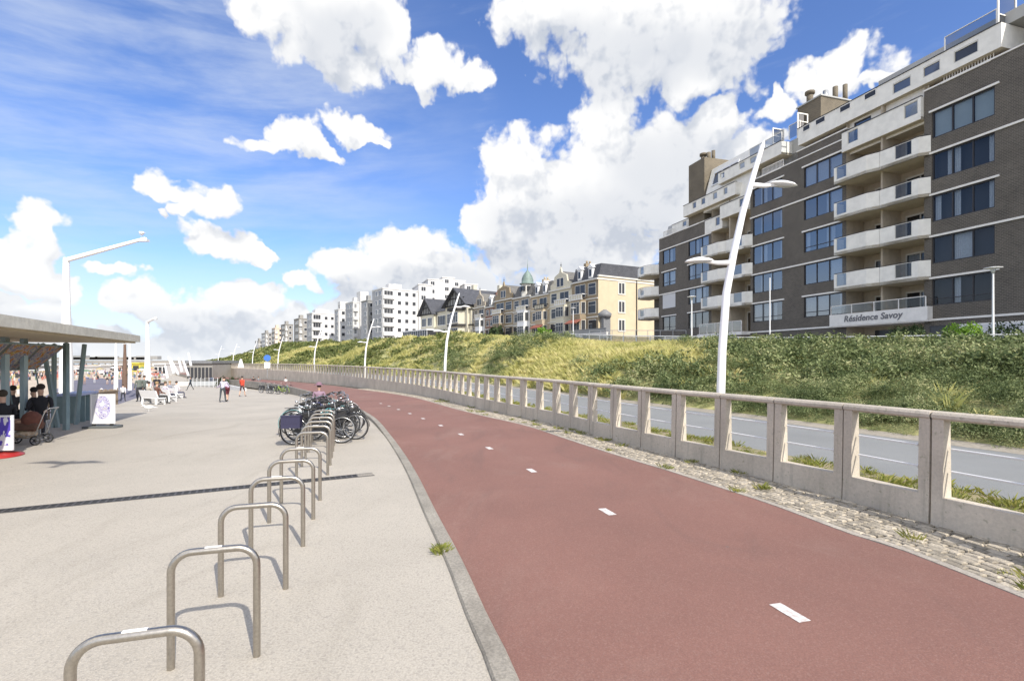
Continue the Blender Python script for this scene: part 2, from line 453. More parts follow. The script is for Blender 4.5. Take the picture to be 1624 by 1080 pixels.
gp_ = b.n('ShaderNodeNewGeometry').outputs['Position']
k = b.rng(b.noise(gp_, .9, 5, .6), .3, .7, .82, 1.12, 'LINEAR'); c = b.mix(1., c, b.comb(k, k, k), 'MULTIPLY')
st = b.noise(b.v('MULTIPLY', gp_, (9, 9, .8)), 1., 5, .6); c = b.mix(b.rng(st, .52, .72, 0., .45), c, (.27,.25,.20,1))
li = b.noise(gp_, 14, 3, .6); c = b.mix(b.rng(li, .62, .70, 0., .5), c, (.24,.235,.16,1))
nt.links.new(c, p.inputs['Base Color']); p.inputs['Roughness'].default_value = .9
bn = b.n('ShaderNodeBump'); bn.inputs['Strength'].default_value = .5; bn.inputs['Distance'].default_value = .01; nt.links.new(b.noise(tcn, 60, 5, .7), bn.inputs['Height']); nt.links.new(bn.outputs[0], p.inputs['Normal'])
M_balu = m
M_verge = ground_mat('sandy_verge', (.33,.27,.17), (.16,.16,.06), .3, 4, .25, 1., None, .8)
M_sand = ground_mat('beach_sand', (.52,.43,.33), (.44,.36,.27), .3, .8, .1, .05, None, .2)
M_street = ground_mat('street_paving', (.34,.31,.28), (.27,.25,.23), .3, 8, .1, .2, None, .2)
M_terr = ground_mat('purple_paving', (.165,.155,.19), (.13,.125,.155), .3, 3, .12, .15, None, .2)
M_line = mat('road_paint', (.74,.73,.70), .6, col2=(.50,.42,.38), vs=22)
M_sea = mat('sea_water', (.05,.085,.09), .12)
M_dune = ground_mat('dune_soil', (.22,.23,.08), (.36,.33,.15), .3, 1.2, .3, .15, None, 1.)

zf = lambda arr, tab: np.interp(arr, [q[0] for q in tab], [q[1] for q in tab])
# promenade
n = len(KP)
ky = KP[:, 1]
XL = [(-6,-22),(0,-20),(15,-17),(21,-18.2),(31,-24.),(42,-31.),(60,-43.8),(80,-57),(100,-68),(130,-96),(220,-170),(330,-260)]
pl = np.column_stack([zf(ky, XL), ky])
kz = zf(ky, ZPROM)
strip('promenade', pl, KP - KN*.085, kz, kz, M_prom, 24, kind='structure')
sk = MB()
for i in range(0, n-8, 8):
    a_, b_ = pl[i], pl[i+8]
    sk.quad((a_[0], a_[1], kz[i]), (b_[0], b_[1], kz[i+8]), (b_[0]-.05, b_[1], -3.4), (a_[0]-.05, a_[1], -3.4))
sk.build('promenade_retaining_wall', M_wallc, kind='structure')
# kerb
kp = zf(ky, ZPATH)
kb = MB(); prof = [(-.085, -.9), (-.085, .012), (-.07, .03), (.06, .03), (.085, .012), (.085, -.3)]
vs = []
for i in range(n):
    drop = min(0, kz[i]-kp[i])
    for k, (d, h) in enumerate(prof):
        q = KP[i] + KN[i]*d; vs.append((q[0], q[1], kp[i] + h))
fs = [(i*6+k, i*6+k+1, (i+1)*6+k+1, (i+1)*6+k) for i in range(n-1) for k in range(5)]
kb._add(vs, fs, 0, False)
kb.build('kerb', M_kerb, kind='structure')
# red path: kerb to cobbles
fi = np.arange(0, len(FP))
ep = FP - FN*np.interp(FP[:, 1], [q[0] for q in OFFR], [q[1] for q in OFFR])[:, None]
n2 = 700
Le, Re = resamp(KP + KN*.08, n2), resamp(ep, n2)
strip('cycle_path', Le, Re, zf(Le[:,1], ZPATH)+.004, zf(Re[:,1], ZPATH)+.004, M_red, 14, kind='structure')
# cobble bed, verge, road, dune foot
zfp = zf(FP[:,1], ZPATH); zfr = zf(FP[:,1], ZROAD)
strip('cobble_bed', ep, FP + FN*.06, zfp-.012, zfp-.012, mat('joint_soil', (.085,.072,.05), .95, var=.4, vs=9), 1, kind='structure')
strip('road_verge', FP + FN*.08, FP + FN*2.25, zfr+.02, zfr+.012, M_verge, 4, kind='structure')
strip('road', FP + FN*2.2, FP + FN*7.35, zfr, zfr, M_road, 3, kind='structure')
strip('road_edge_strip', FP + FN*7.1, FP + FN*8.3, zfr+.004, zfr+.05, ground_mat('edge_strip', (.36,.32,.26), (.27,.24,.19), .3, 8, .1, .8), 1, kind='structure')
# base under everything: sand to the horizon, then sea
bs = MB()
bs.quad((-2500,-60,-3.2), (900,-60,-3.2), (900,2600,-3.2), (-2500,2600,-3.2))
bs.build('beach', M_sand, kind='structure')
se = MB(); se.quad((-5600,-60,-3.17), (-160,-60,-3.17), (-1400,2580,-3.17), (-5600,5400,-3.17)); se.build('sea', M_sea, kind='structure')
# purple paved terrace below the promenade
te = MB(); pts = [W(*q, -3.15) for q in ((30,655),(110,604),(150,599),(195,602),(228,613),(235,626),(215,645),(150,668),(40,700))]
te._add([tuple(q) for q in pts], [tuple(range(len(pts)))])
te.build('lower_terrace', M_terr, kind='structure')

# white dashes along the middle of the red path
mk = MB()
dl = [(1252,972),(963,812),(843,746.5),(776,711),(731,689),(699,675),(671,664),(650,656),(632,649.5),(617,644),(604,640)]
for px_, py_ in dl:
    c = W(px_, py_, 0); z = zpath(c.y); c = W(px_, py_, z); i = int(np.argmin(np.linalg.norm(KP - np.array([c.x, c.y]), axis=1)))
    t, nn = Vector((*KT[i], 0)), Vector((*KN[i], 0))
    t = (t + nn*-.02).normalized()
    h = .155; w = .058
    c = Vector((c.x, c.y, z + .0085))
    mk.quad(c - t*h - nn*w, c + t*h - nn*w, c + t*h + nn*w, c - t*h + nn*w)
mk.build('lane_dashes', M_line, kind='structure')

# ---- cobblestones (real stones)
def cobbles():
    V = []; F = []; 
    s_end = FS[fidx(46)]
    row = 0; s = FS[fidx(1.5)]
    while s < s_end:
        i = int(s/.3); fr = s/.3 - i
        p = FP[i]*(1-fr) + FP[i+1]*fr; t = FT[i]; nn = FN[i]
        wdt = lerp(OFFR, p[1]) - .03
        y = p[1]
        w_ = .125 + (.05 if y > 25 else 0)
        d = .0 + rng.uniform(0, .12)
        # rows run along the fence: stones are long in s, narrow across
        s += w_
        row += 1
    # rows across the strip width
    nrow = 12
    for r in range(nrow):
        s = FS[fidx(1.5)] + rng.random()*.2
        while s < s_end:
            ln = rng.uniform(.13, .22)
            sm = s + ln/2; i = int(sm/.3); fr = sm/.3 - i
            p = FP[i]*(1-fr) + FP[i+1]*fr; t = FT[i]; nn = FN[i]
            wdt = lerp(OFFR, p[1]) - .10
            rw = wdt/nrow
            c = p - nn*(rw*(r+.5) + .005)
            hl, hw = ln/2 - rng.uniform(.008, .018), rw/2 - rng.uniform(.008, .014)
            z = zpath(p[1]); top = z + rng.uniform(.012, .019); tilt = rng.uniform(-.0035, .0035); ti2 = rng.uniform(-.003,.003)
            o = len(V)
            a = rng.uniform(-.05, .05); tt = t*math.cos(a) + nn*math.sin(a); n3 = nn*math.cos(a) - t*math.sin(a)
            for (e, hh) in ((1., -.035), (1.0, -.010), (.80, 0.)):
                for sx, sy in ((-1,-1),(1,-1),(1,1),(-1,1)):
                    ee = e if e == 1 else 1
                    q = c + tt*(sx*(hl - (0 if e == 1 else .016))) + n3*(sy*(hw - (0 if e == 1 else .014)))
                    V.append((q[0], q[1], top + hh + sx*tilt + sy*ti2))
            for k in range(2):
                for j in range(4):
                    F.append((o+k*4+j, o+k*4+(j+1)%4, o+(k+1)*4+(j+1)%4, o+(k+1)*4+j))
            F.append((o+8, o+9, o+10, o+11))
            s += ln
    m = mat('cobble_stone', (.44,.385,.30), .85, var=.34, vs=14, bump=.8, bs=45, island=.34)
    o = npmesh('cobblestones', np.array(V), np.array(F), m); tag(o, kind='structure')
    # concrete edging between stones and asphalt
    eo = ep + FN*.0
    e = MB(); vs = []
    for i in range(len(ep)):
        for d, h in ((-.005, -.05), (-.005, .012), (.085, .014), (.085, -.05)):
            q = ep[i] + FN[i]*d; vs.append((q[0], q[1], zfp[i] + h))
    e._add(vs, [(i*4+k, i*4+k+1, (i+1)*4+k+1, (i+1)*4+k) for i in range(len(ep)-1) for k in range(3)])
    e.build('path_edging', ground_mat('edging_stone', (.42,.38,.32), (.30,.27,.23), .3, 30, .2, 2.), kind='structure')
cobbles()

# ------------------------------------------------------------------ concrete balustrade
rail_m = mat('white_rail_paint', (.78,.78,.78), .35)
M_pan = M_balu
fence = thing('concrete_balustrade', 'weathered concrete balustrade of open framed panels between red cycle path and road', 'balustrade')
SP = 1.2; s0 = FS[fidx(5.9)]
# phase so that a joint falls where the photograph has one
jp = W(1480, 830); i0 = int(np.argmin(np.linalg.norm(FP - np.array([jp.x, jp.y]), axis=1))); s0 = FS[i0] - 6*SP
def fpos(s):
    i = min(int(s/.3), len(FP)-2); fr = s/.3 - i
    return FP[i]*(1-fr) + FP[i+1]*fr, FT[i], FN[i]
TOPZ = 1.43
def panel_mesh(zb):
    """frame 1.2 long in x, y towards the land, opening in the upper part"""
    m = MB(); g_ = .012; L = SP - g_
    T = .26                                   # depth of the panel foot
    pw = .13
    # lower solid part with battered face
    ob = .37
    m.extr([(-.11, zb), (.11, zb), (.085, ob), (-.085, ob)], lambda a, h, t: (t, a, h), g_, L)
    for x0, x1 in ((g_, g_+pw), (L-pw, L)):
        m.extr([(-.085, ob), (.085, ob), (.065, 1.36), (-.065, 1.36)], lambda a, h, t: (t, a, h), x0, x1)
    # rounded top beam
    sec = [(-.055, 1.335), (.055, 1.335), (.082, 1.36), (.082, 1.40), (.06, 1.43), (.02, 1.445), (-.02, 1.445), (-.06, 1.43), (-.082, 1.40), (-.082, 1.36)]
    m.extr(sec, lambda a, h, t: (t, a, h), g_, L)
    return m
mesh_cache = {}
npan = 97
for k in range(npan):
    s = s0 + k*SP
    if s + SP > FS[-1]: break
    a, _, _ = fpos(s); c, _, _ = fpos(s + SP)
    zr = lerp(ZROAD, a[1]); zpth = zpath(a[1])
    zb = round(zpth - zr - .35, 1)
    if zb not in mesh_cache:
        pm = panel_mesh(zb); mesh_cache[zb] = pm.mesh('panel', M_pan)
        rm_ = MB()
        rm_.tube([(.18, .02, 0), (SP-.18, .02, 0)], .013, 6)
        rm_.tube([(.20, .02, 0), (.215, .02, 0)], .024, 8)
        mesh_cache['rail'] = mesh_cache.get('rail') or rm_.mesh('crossbar', rail_m)
    o = bpy.data.objects.new('panel', mesh_cache[zb]); COL.objects.link(o); o.parent = fence
    o.location = (a[0], a[1], zr); d = c - a
    o.rotation_euler = (0, 0, math.atan2(d[1], d[0])); o.scale = (np.linalg.norm(d)/SP, -1, 1)
    if k < 34:
        for h in (.98, .70):
            r = bpy.data.objects.new('crossbar', mesh_cache['rail']); COL.objects.link(r); r.parent = o; r.location.z = h
# the far run as one part
far = MB()
s = s0 + npan*SP
while s + SP < FS[-1] - 1:
    a, _, _ = fpos(s); c, _, _ = fpos(s + SP); zr = lerp(ZROAD, a[1])
    d = c - a; L = np.linalg.norm(d); t = d/L; nn = np.array([t[1], -t[0]])
    pm = panel_mesh(-2.6)
    far._add([(a[0]+t[0]*x_*L/SP+nn[0]*y_, a[1]+t[1]*x_*L/SP+nn[1]*y_, zr+z_) for x_, y_, z_ in pm.v], pm.f)
    s += SP
tag(far.build('far_panels', M_pan, fence), kind='stuff')

# ------------------------------------------------------------------ dune
PAIRS = [(-4,(46,4),2.2),(2,(38,12),2.2),(5.6,(30.5,20),2.25),(9,(25.8,25.4),2.25),(14,(19.4,36),2.5),(19,(12,48),3.2),(25,(6,58),3.9),(31,(-1,72),4.8),
 (40,(-10,92),5.6),(50,(-19.4,110),6.0),(62,(-40,150),6.6),(76,(-63,190),7.1),(90,(-90,230),8.2),(105,(-122,270),8.4),(130,(-155,310),6.4),(160,(-204,370),2.8),(225,(-270,440),-1.0)]
NTD, NVD = 150, 34
tt = np.linspace(0, len(PAIRS)-1, NTD)
bpnt = []
for Y_, _, _ in PAIRS:
    i = fidx(Y_); q = FP[i] + FN[i]*7.9; bpnt.append((q[0], q[1], lerp(ZROAD, Y_)+.03))
bpnt = np.array(bpnt); cpnt = np.array([(c_[0], c_[1], z_) for _, c_, z_ in PAIRS])
def cat3(P_, t):
    out = np.empty((len(t), 3)); q = np.vstack([2*P_[0]-P_[1], P_, 2*P_[-1]-P_[-2]])
    for k, u in enumerate(t):
        i = min(int(u), len(P_)-2); f = u - i; i += 1
        out[k] = .5*((2*q[i]) + (-q[i-1]+q[i+1])*f + (2*q[i-1]-5*q[i]+4*q[i+1]-q[i+2])*f*f + (-q[i-1]+3*q[i]-3*q[i+1]+q[i+2])*f**3)
    return out
Bc, Cc = cat3(bpnt, tt), cat3(cpnt, tt)
# keep the foot on the road edge exactly
ii = [int(np.argmin(np.linalg.norm(FP - (q[:2]), axis=1))) for q in Bc]
for k, i in enumerate(ii):
    q = FP[i] + FN[i]*7.9
    if np.linalg.norm(q - Bc[k, :2]) < 4: Bc[k, :2] = q
vv = np.linspace(0, 1, NVD)
DG = np.empty((NTD, NVD, 3))
def hump(x, y): return .30*math.sin(x*.31+1.3)*math.cos(y*.27) + .20*math.sin(x*.13-y*.21) + .12*math.sin(x*.9+y*.6)
for i in range(NTD):
    for j, v in enumerate(vv):
        p = Bc[i]*(1-v) + Cc[i]*v
        prof_ = math.sin(min(1, v*1.05)*math.pi/2)**.9 if v < 1 else 1.
        big = 1 + .10*math.sin(i*.35)
        env = math.sin(math.pi*v)
        p[2] = Bc[i, 2] + (Cc[i, 2]-Bc[i, 2])*prof_ + hump(p[0], p[1])*env*(1 if Cc[i,1] < 80 else 2.2)
        DG[i, j] = p
idx = np.arange(NTD*NVD).reshape(NTD, NVD)
F = np.stack([idx[:-1, :-1], idx[:-1, 1:], idx[1:, 1:], idx[1:, :-1]], -1).reshape(-1, 4)
tag(npmesh('dune', DG.reshape(-1, 3), F, M_dune, smooth=True), kind='structure')
# street on top, behind the crest
ct = np.gradient(Cc[:, :2], axis=0); ct /= np.linalg.norm(ct, axis=1)[:, None]
cn = np.stack([ct[:, 1], -ct[:, 0]], 1)
mid = Cc.copy(); mid[:, :2] += cn*1.2; mid[:, 2] -= .05
out_ = Cc.copy(); out_[:, :2] += np.array([.86, .5])*130
V = np.stack([Cc, mid, out_], 1).reshape(-1, 3); idx = np.arange(len(V)).reshape(-1, 3)
F = np.stack([idx[:-1, :-1], idx[:-1, 1:], idx[1:, 1:], idx[1:, :-1]], -1).reshape(-1, 4)
tag(npmesh('upper_street', V, F, M_street), kind='structure')
def crest_z(x, y):
    k = int(np.argmin((Cc[:, 0]-x)**2 + (Cc[:, 1]-y)**2)); return float(Cc[k, 2])

# ---- vegetation
def leaf_mat(name, ramp, rough=.6, ns=.35, trans=.25, amt=.5):
    m, nt, p, b = raw(name)
    ri = b.n('ShaderNodeNewGeometry').outputs['Random Per Island']
    tcn = b.n('ShaderNodeTexCoord').outputs['Object']
    n_ = b.noise(tcn, ns, 4, .6); n2_ = b.noise(tcn, ns*5, 2, .5)
    f = b.m('ADD', b.m('MULTIPLY', ri, 1-amt), b.m('MULTIPLY', b.rng(n_, .3, .7), amt*.7))
    f = b.m('ADD', f, b.m('MULTIPLY', b.rng(n2_, .3, .7), amt*.3))
    cr = b.n('ShaderNodeValToRGB'); nt.links.new(f, cr.inputs[0])
    e = cr.color_ramp.elements
    while len(e) < len(ramp): e.new(.5)
    for k, (pos, c) in enumerate(ramp): e[k].position = pos; e[k].color = (*c, 1)
    nt.links.new(cr.outputs[0], p.inputs['Base Color']); p.inputs['Roughness'].default_value = rough
    p.inputs['Specular IOR Level'].default_value = .25
    tr = b.n('ShaderNodeBsdfTranslucent'); nt.links.new(cr.outputs[0], tr.inputs[0])
    mx = b.n('ShaderNodeMixShader'); mx.inputs[0].default_value = trans
    nt.links.new(p.outputs[0], mx.inputs[1]); nt.links.new(tr.outputs[0], mx.inputs[2])
    nt.links.new(mx.outputs[0], nt.nodes['Material Output'].inputs[0])
    return m
M_shrub = leaf_mat('shrub_leaf', [(0., (.03,.05,.018)), (.35, (.10,.135,.05)), (.62, (.24,.28,.12)), (.86, (.44,.43,.22)), (1., (.56,.48,.27))], amt=.68, ns=.5)
M_shrubfar = leaf_mat('dune_scrub', [(0., (.05,.075,.02)), (.4, (.12,.15,.045)), (.75, (.25,.26,.09)), (1., (.40,.37,.16))], ns=.12)
M_grass = leaf_mat('marram_grass', [(0., (.17,.20,.055)), (.25, (.40,.40,.13)), (.55, (.62,.58,.24)), (1., (.76,.67,.38))], ns=.2, amt=.6, trans=.35)
M_weed = leaf_mat('verge_weed', [(0., (.10,.14,.03)), (.5, (.25,.27,.06)), (1., (.48,.40,.14))], ns=2., trans=.3)

def leaf_proto(n, size, flat=.8, inner=.45, aspect=.5, seed=0):
    r = np.random.default_rng(seed)
    d = r.normal(size=(n, 3)); d[:, 2] = np.abs(d[:, 2])*1. - .15; d /= np.linalg.norm(d, axis=1)[:, None]
    rad = r.uniform(inner, 1., n)**.6
    lump = 1 + .22*np.sin(d[:, 0]*5+seed) * np.cos(d[:, 1]*4+seed*2)
    c = d*(rad*lump)[:, None]; c[:, 2] *= flat
    a = r.normal(size=(n, 3))*.8 + d*.6 + np.array([0, 0, .5]); a /= np.linalg.norm(a, axis=1)[:, None]
    u = np.cross(a, r.normal(size=(n, 3))); u /= np.linalg.norm(u, axis=1)[:, None]
    w = np.cross(a, u)*aspect
    s = size*r.uniform(.6, 1.3, n)[:, None]
    q = np.stack([c - u*s, c - w*s*.8 + u*s*.1, c + u*s, c + w*s*.8 - u*s*.1], 1)
    return q                                    # n x 4 x 3
def tuft_proto(n, h, wd_, lean=.5, seed=0):
    r = np.random.default_rng(seed)
    a = r.uniform(0, 2*np.pi, n); b0 = r.uniform(0, .16, n)[:, None]*np.stack([np.cos(a), np.sin(a), 0*a], 1)
    dirv = np.stack([np.cos(a), np.sin(a), 0*a], 1); side = np.stack([-np.sin(a), np.cos(a), 0*a], 1)
    hh = h*r.uniform(.5, 1.15, n)[:, None]; ln = lean*r.uniform(.1, 1., n)[:, None]*h
    wind = np.array([.25, .1, 0])*h
    up = np.array([0, 0, 1.])
    w2 = wd_*r.uniform(.6, 1.2, n)[:, None]
    m_ = b0 + dirv*ln*.35 + up*hh*.6 + wind*.3; tip = b0 + dirv*ln + up*hh*.95 + wind
    return np.stack([b0 - side*w2, b0 + side*w2, m_ + side*w2*.8, tip], 1)
def place(protos, pos, scale, squash=None):
    """merge random proto copies"""
    out = []
    k = nr.integers(0, len(protos), len(pos)); ang = nr.uniform(0, 2*np.pi, len(pos))
    for pi_, pr in enumerate(protos):
        sel = np.where(k == pi_)[0]
        if not len(sel): continue
        c, s_ = np.cos(ang[sel]), np.sin(ang[sel])
        q = np.broadcast_to(pr, (len(sel),)+pr.shape)
        x_ = q[..., 0]*c[:, None, None] - q[..., 1]*s_[:, None, None]; y_ = q[..., 0]*s_[:, None, None] + q[..., 1]*c[:, None, None]
        r = np.stack([x_, y_, q[..., 2]*(squash if squash else 1)], -1)*scale[sel][:, None, None, None] + pos[sel][:, None, None, :]
        out.append(r.reshape(-1, 4, 3))
    q = np.concatenate(out); return q
def leafobj(name, q, m, **kw):
    V = q.reshape(-1, 3); F = np.arange(len(V)).reshape(-1, 4)
    o = npmesh(name, V, F, m)
    if kw: tag(o, **kw)
    return o
def sample_dune(n, fn):
    """random points on the dune, kept where fn(t, v, p) > random"""
    a = DG[:-1, :-1]; e1 = DG[1:, :-1]-a; e2 = DG[:-1, 1:]-a
    ar = np.linalg.norm(np.cross(e1, e2), axis=-1)
    dist = np.hypot(a[..., 0], a[..., 1]); ar = ar/np.maximum(dist, 9)**1.15     # more where it is near
    pr = (ar/ar.sum()).ravel(); c = nr.choice(len(pr), n, p=pr)
    i, j = c//(NVD-1), c % (NVD-1); fu, fv = nr.random(n), nr.random(n)
    fu_, fv_ = fu[:, None], fv[:, None]
    p = (DG[i, j]*(1-fu_)*(1-fv_) + DG[i+1, j]*fu_*(1-fv_) + DG[i, j+1]*(1-fu_)*fv_ + DG[i+1, j+1]*fu_*fv_)
    t = np.interp(i+fu, np.arange(NTD), tt); v = (j+fv)/(NVD-1)
    k = fn(t, v, p) > nr.random(n)
    return p[k], t[k], v[k]
def vn(x, y, s, seed=0.):
    """cheap value field for patches, 0..1"""
    return .5 + .25*np.sin(x*s+seed) * np.cos(y*s*1.3+seed*2) + .25*np.sin(x*s*2.3-y*s*1.9+seed*3)
def shrubness(t, v, p):
    # t: 3 -> crest (25.8,25.4) ... 5 -> (12,48), 6 -> (6,58), 7 -> (-1,72)
    near = np.clip((4.8 - t + .5*(vn(p[:, 0], p[:, 1], .5, 5.)-.5))/.5, 0, 1)
    low = np.clip((.30 - v)/.12, 0, 1)*np.clip((6.2-t)/.8, 0, 1)
    mid_ = np.clip((vn(p[:, 0], p[:, 1], .16, 1.) - .52)*6, 0, 1)*np.clip((t-5.6), 0, 1)*.85
    far_ = np.clip((t-9.), 0, 1)*np.clip((vn(p[:, 0], p[:, 1], .05, 2.) - .28)*5, 0, 1)
    band = np.exp(-((t-8.6)/.8)**2)*np.clip((.9-v)*3, 0, 1)
    return np.clip(np.maximum.reduce([near, low, mid_, far_, band*.9]), 0, 1)
def shrub_proto(nl, per, size, seed, rr=.40):
    """a bush made of several leafy lobes, so that gaps stay dark between them"""
    r = np.random.default_rng(seed); out = []
    for k in range(nl):
        a = r.uniform(0, 2*np.pi); el_ = r.uniform(.05, 1.45) if k else 1.5
        c = np.array([math.cos(a)*math.cos(el_), math.sin(a)*math.cos(el_), math.sin(el_)*.85])*r.uniform(.5, .72)
        R_ = rr*r.uniform(.6, 1.15)
        q = leaf_proto(per, size/R_, 1., .6, .5, seed*31+k)*R_ + c
        out.append(q)
    return np.concatenate(out)
LP = [shrub_proto(7, 42, .065, k+1) for k in range(4)]
LPB = [shrub_proto(26, 84, .021, 90+k, .27) for k in range(3)]
LPN = [shrub_proto(11, 74, .036, 20+k, .36) for k in range(4)]
p, t, v = sample_dune(5600, shrubness)
dist = np.hypot(p[:, 0], p[:, 1])
nearm = dist < 24
sc = np.where(nearm, .50 + .85*nr.random(len(p))**2, .62 + 1.0*nr.random(len(p))**2)*np.where(v < .08, .8, 1.)
sc = sc*np.clip(1 + (dist-60)/160, 1, 2.2)
pp_ = p.copy(); pp_[:, 2] -= .12
nb = (dist < 62)
bg_, tb, vb = sample_dune(620, lambda t, v, p: shrubness(t, v, p)*(t < 5.3)*(v > .06)*(np.hypot(p[:, 0], p[:, 1]) < 48)*.8)
bg_[:, 2] -= .25
leafobj('dune_shrubs', np.concatenate([place(LPB, bg_, nr.uniform(1.1, 1.9, len(bg_)), .82), place(LPN, pp_[nearm], sc[nearm]), place(LP, pp_[nb & ~nearm], sc[nb & ~nearm])]), M_shrub, kind='stuff',
        label='dense grey green shrubs covering the near dune slope below the flats', cat='shrubs')
LPF = [leaf_proto(70, .17, .6, .5, .6, 40+k) for k in range(3)]
leafobj('dune_scrub', place(LPF, pp_[~nb], sc[~nb]), M_shrubfar, kind='stuff', label='dark green low scrub on the distant dune slope', cat='scrub')
# a continuous front row at the road edge
fr_p = []
for i in range(fidx(0), fidx(34)):
    for k in range(2):
        q = FP[i] + FN[i]*nr.uniform(8.4, 9.6); fr_p.append((q[0], q[1], .0))
fr_p = np.array(fr_p)
leafobj('roadside_shrubs', place(LPN, fr_p, nr.uniform(.5, 1.0, len(fr_p))), M_shrub, kind='stuff', label='low front edge of shrubs along the far side of the road', cat='shrubs')
# marram grass
TP = [tuft_proto(20, .50, .016, .9, k) for k in range(4)]
TPF = [tuft_proto(11, .60, .045, .8, 10+k) for k in range(3)]
p, t, v = sample_dune(34000, lambda t, v, p: np.clip(1.02 - shrubness(t, v, p), 0.0, 1)**1.5)
dist = np.hypot(p[:, 0], p[:, 1]); m60 = dist < 75
sc = nr.uniform(.7, 1.3, len(p))*np.clip(1 + (dist-75)/150, 1, 2.)
leafobj('dune_grass', np.concatenate([place(TP, p[m60], sc[m60]), place(TPF, p[~m60], sc[~m60])]), M_grass, kind='stuff', label='yellow green marram grass on the dune', cat='grass')
# sprigs standing above the shrubs
p, t, v = sample_dune(900, lambda t, v, p: shrubness(t, v, p)*(t < 5.6)*(v > .25)*.5)
p = p[np.hypot(p[:, 0], p[:, 1]) > 24]; p[:, 2] += .30
leafobj('dry_stems', place(TP, p, nr.uniform(.45, .8, len(p))), M_grass, kind='stuff', label='pale dry stems sticking up out of the shrubs', cat='dry stems')
# weeds in the verge, in the cobbles and at the foot of the panels
vp = []
for i in range(fidx(3), fidx(60)):
    y = FP[i, 1]
    for k in range(14 if y < 25 else 6):
        d = .18 + nr.uniform(0, 2.0)**1.15
        if d > 2.25: continue
        if vn(FP[i, 0]*1., y, 1.4) < .42 and nr.random() < .7: continue
        q = FP[i] + FN[i]*d + FT[i]*nr.uniform(-.15, .15); vp.append((q[0], q[1], .015))
vp = np.array(vp)
WP = [tuft_proto(30, .13, .0035, 1.0, 60+k) for k in range(3)] + [leaf_proto(90, .12, .45, .2, .55, 66+k)*.13 for k in range(2)]
leafobj('verge_weeds', place(WP, vp, nr.uniform(.4, 1.25, len(vp))), M_weed, kind='stuff', label='grass and weeds in the sandy verge behind the balustrade', cat='weeds')
cp_ = []
for i in range(fidx(2.5), fidx(30)):
    w_ = lerp(OFFR, FP[i, 1])
    for k in range(2):
        if nr.random() < .55: continue
        cl = vn(FP[i, 0], FP[i, 1], 2.2, 4.)
        if cl < .55: continue
        q = FP[i] - FN[i]*nr.uniform(.12, w_-.08); cp_.append((*q, zpath(FP[i, 1])+.0))
        for _ in range(3):
            q2 = q + nr.normal(0, .05, 2); cp_.append((*q2, zpath(FP[i, 1])))
    if nr.random() < .10:
        q = FP[i] - FN[i]*.15; cp_.append((*q, zpath(FP[i, 1]))); cp_.append((*(q+FT[i]*.05), zpath(FP[i, 1])))
cp_ = np.array(cp_)
leafobj('cobble_weeds', place(WP, cp_, nr.uniform(.3, .85, len(cp_))), M_weed, kind='stuff', label='small green weeds growing between the cobblestones', cat='weeds')
wk = W(701, 874); ws = np.array([(wk.x-.02+nr.normal(0, .022), wk.y+nr.normal(0, .03), 0.) for _ in range(12)])
leafobj('kerb_weed', place(WP, ws, nr.uniform(.4, .7, len(ws))), M_weed, label='single green weed tuft growing against the kerb', cat='weed')
# ================================================================== buildings
def brick_mat(name, c1, c2, mort, sc=1., w=.22, h=.075, msz=.012, rough=.85, bump=.25, dirt=.15):
    m, nt, p, b = raw(name)
    tcn = b.n('ShaderNodeTexCoord').outputs['Object']; x, y, z = b.sep(tcn)
    br = b.n('ShaderNodeTexBrick'); nt.links.new(b.comb(b.m('ADD', x, y), z, 0.), br.inputs['Vector'])
    br.inputs['Color1'].default_value = (*c1, 1); br.inputs['Color2'].default_value = (*c2, 1); br.inputs['Mortar'].default_value = (*mort, 1)
    br.inputs['Scale'].default_value = sc; br.inputs['Brick Width'].default_value = w; br.inputs['Row Height'].default_value = h; br.inputs['Mortar Size'].default_value = msz
    k = b.rng(b.noise(tcn, .6, 6, .6), .3, .7, 1-dirt, 1+dirt, 'LINEAR')
    c = b.mix(1., br.outputs[0], b.comb(k, k, k), 'MULTIPLY')
    nt.links.new(c, p.inputs['Base Color']); p.inputs['Roughness'].default_value = rough
    return m
M_brick = brick_mat('grey_brown_brick', (.112,.097,.079), (.078,.068,.056), (.175,.158,.132), w=.24, h=.10, msz=.013)
M_cream = mat('cream_concrete', (.86,.835,.76), .75, var=.14, vs=1.6, det=8)
M_band = mat('white_band', (.84,.81,.75), .7, var=.12, vs=2.)
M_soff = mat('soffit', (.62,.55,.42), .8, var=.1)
M_dkfr = mat('dark_window_frame', (.028,.026,.028), .45)
M_ltfr = mat('cream_window_frame', (.60,.58,.52), .5)
M_wtfr = mat('white_frame', (.75,.75,.74), .5)
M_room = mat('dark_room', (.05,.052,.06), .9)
M_curt = mat('curtain', (.62,.64,.66), .9, var=.2, vs=12)
M_blind = mat('window_blind', (.46,.52,.52), .8, var=.06, vs=2)
M_shut = mat('roller_shutter', (.62,.62,.62), .6)
M_roofg = mat('grey_roof_sheet', (.42,.42,.40), .7, var=.1, vs=.5)
M_chim = brick_mat('chimney_brick', (.15,.122,.083), (.115,.094,.066), (.19,.165,.12), w=.24, h=.10)
M_steel = mat('galvanised_steel', (.45,.46,.46), .4, .8)
M_dark = mat('dark_metal', (.03,.03,.033), .5)
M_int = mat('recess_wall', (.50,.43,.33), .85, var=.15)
m, nt, p, b = raw('window_glass')
for n_ in list(nt.nodes):
    if n_.type == 'BSDF_PRINCIPLED': nt.nodes.remove(n_)
tr = b.n('ShaderNodeBsdfTransparent'); tr.inputs[0].default_value = (.66, .71, .76, 1)
gl = b.n('ShaderNodeBsdfGlossy'); gl.inputs[0].default_value = (.46, .42, .375, 1); gl.inputs['Roughness'].default_value = .04
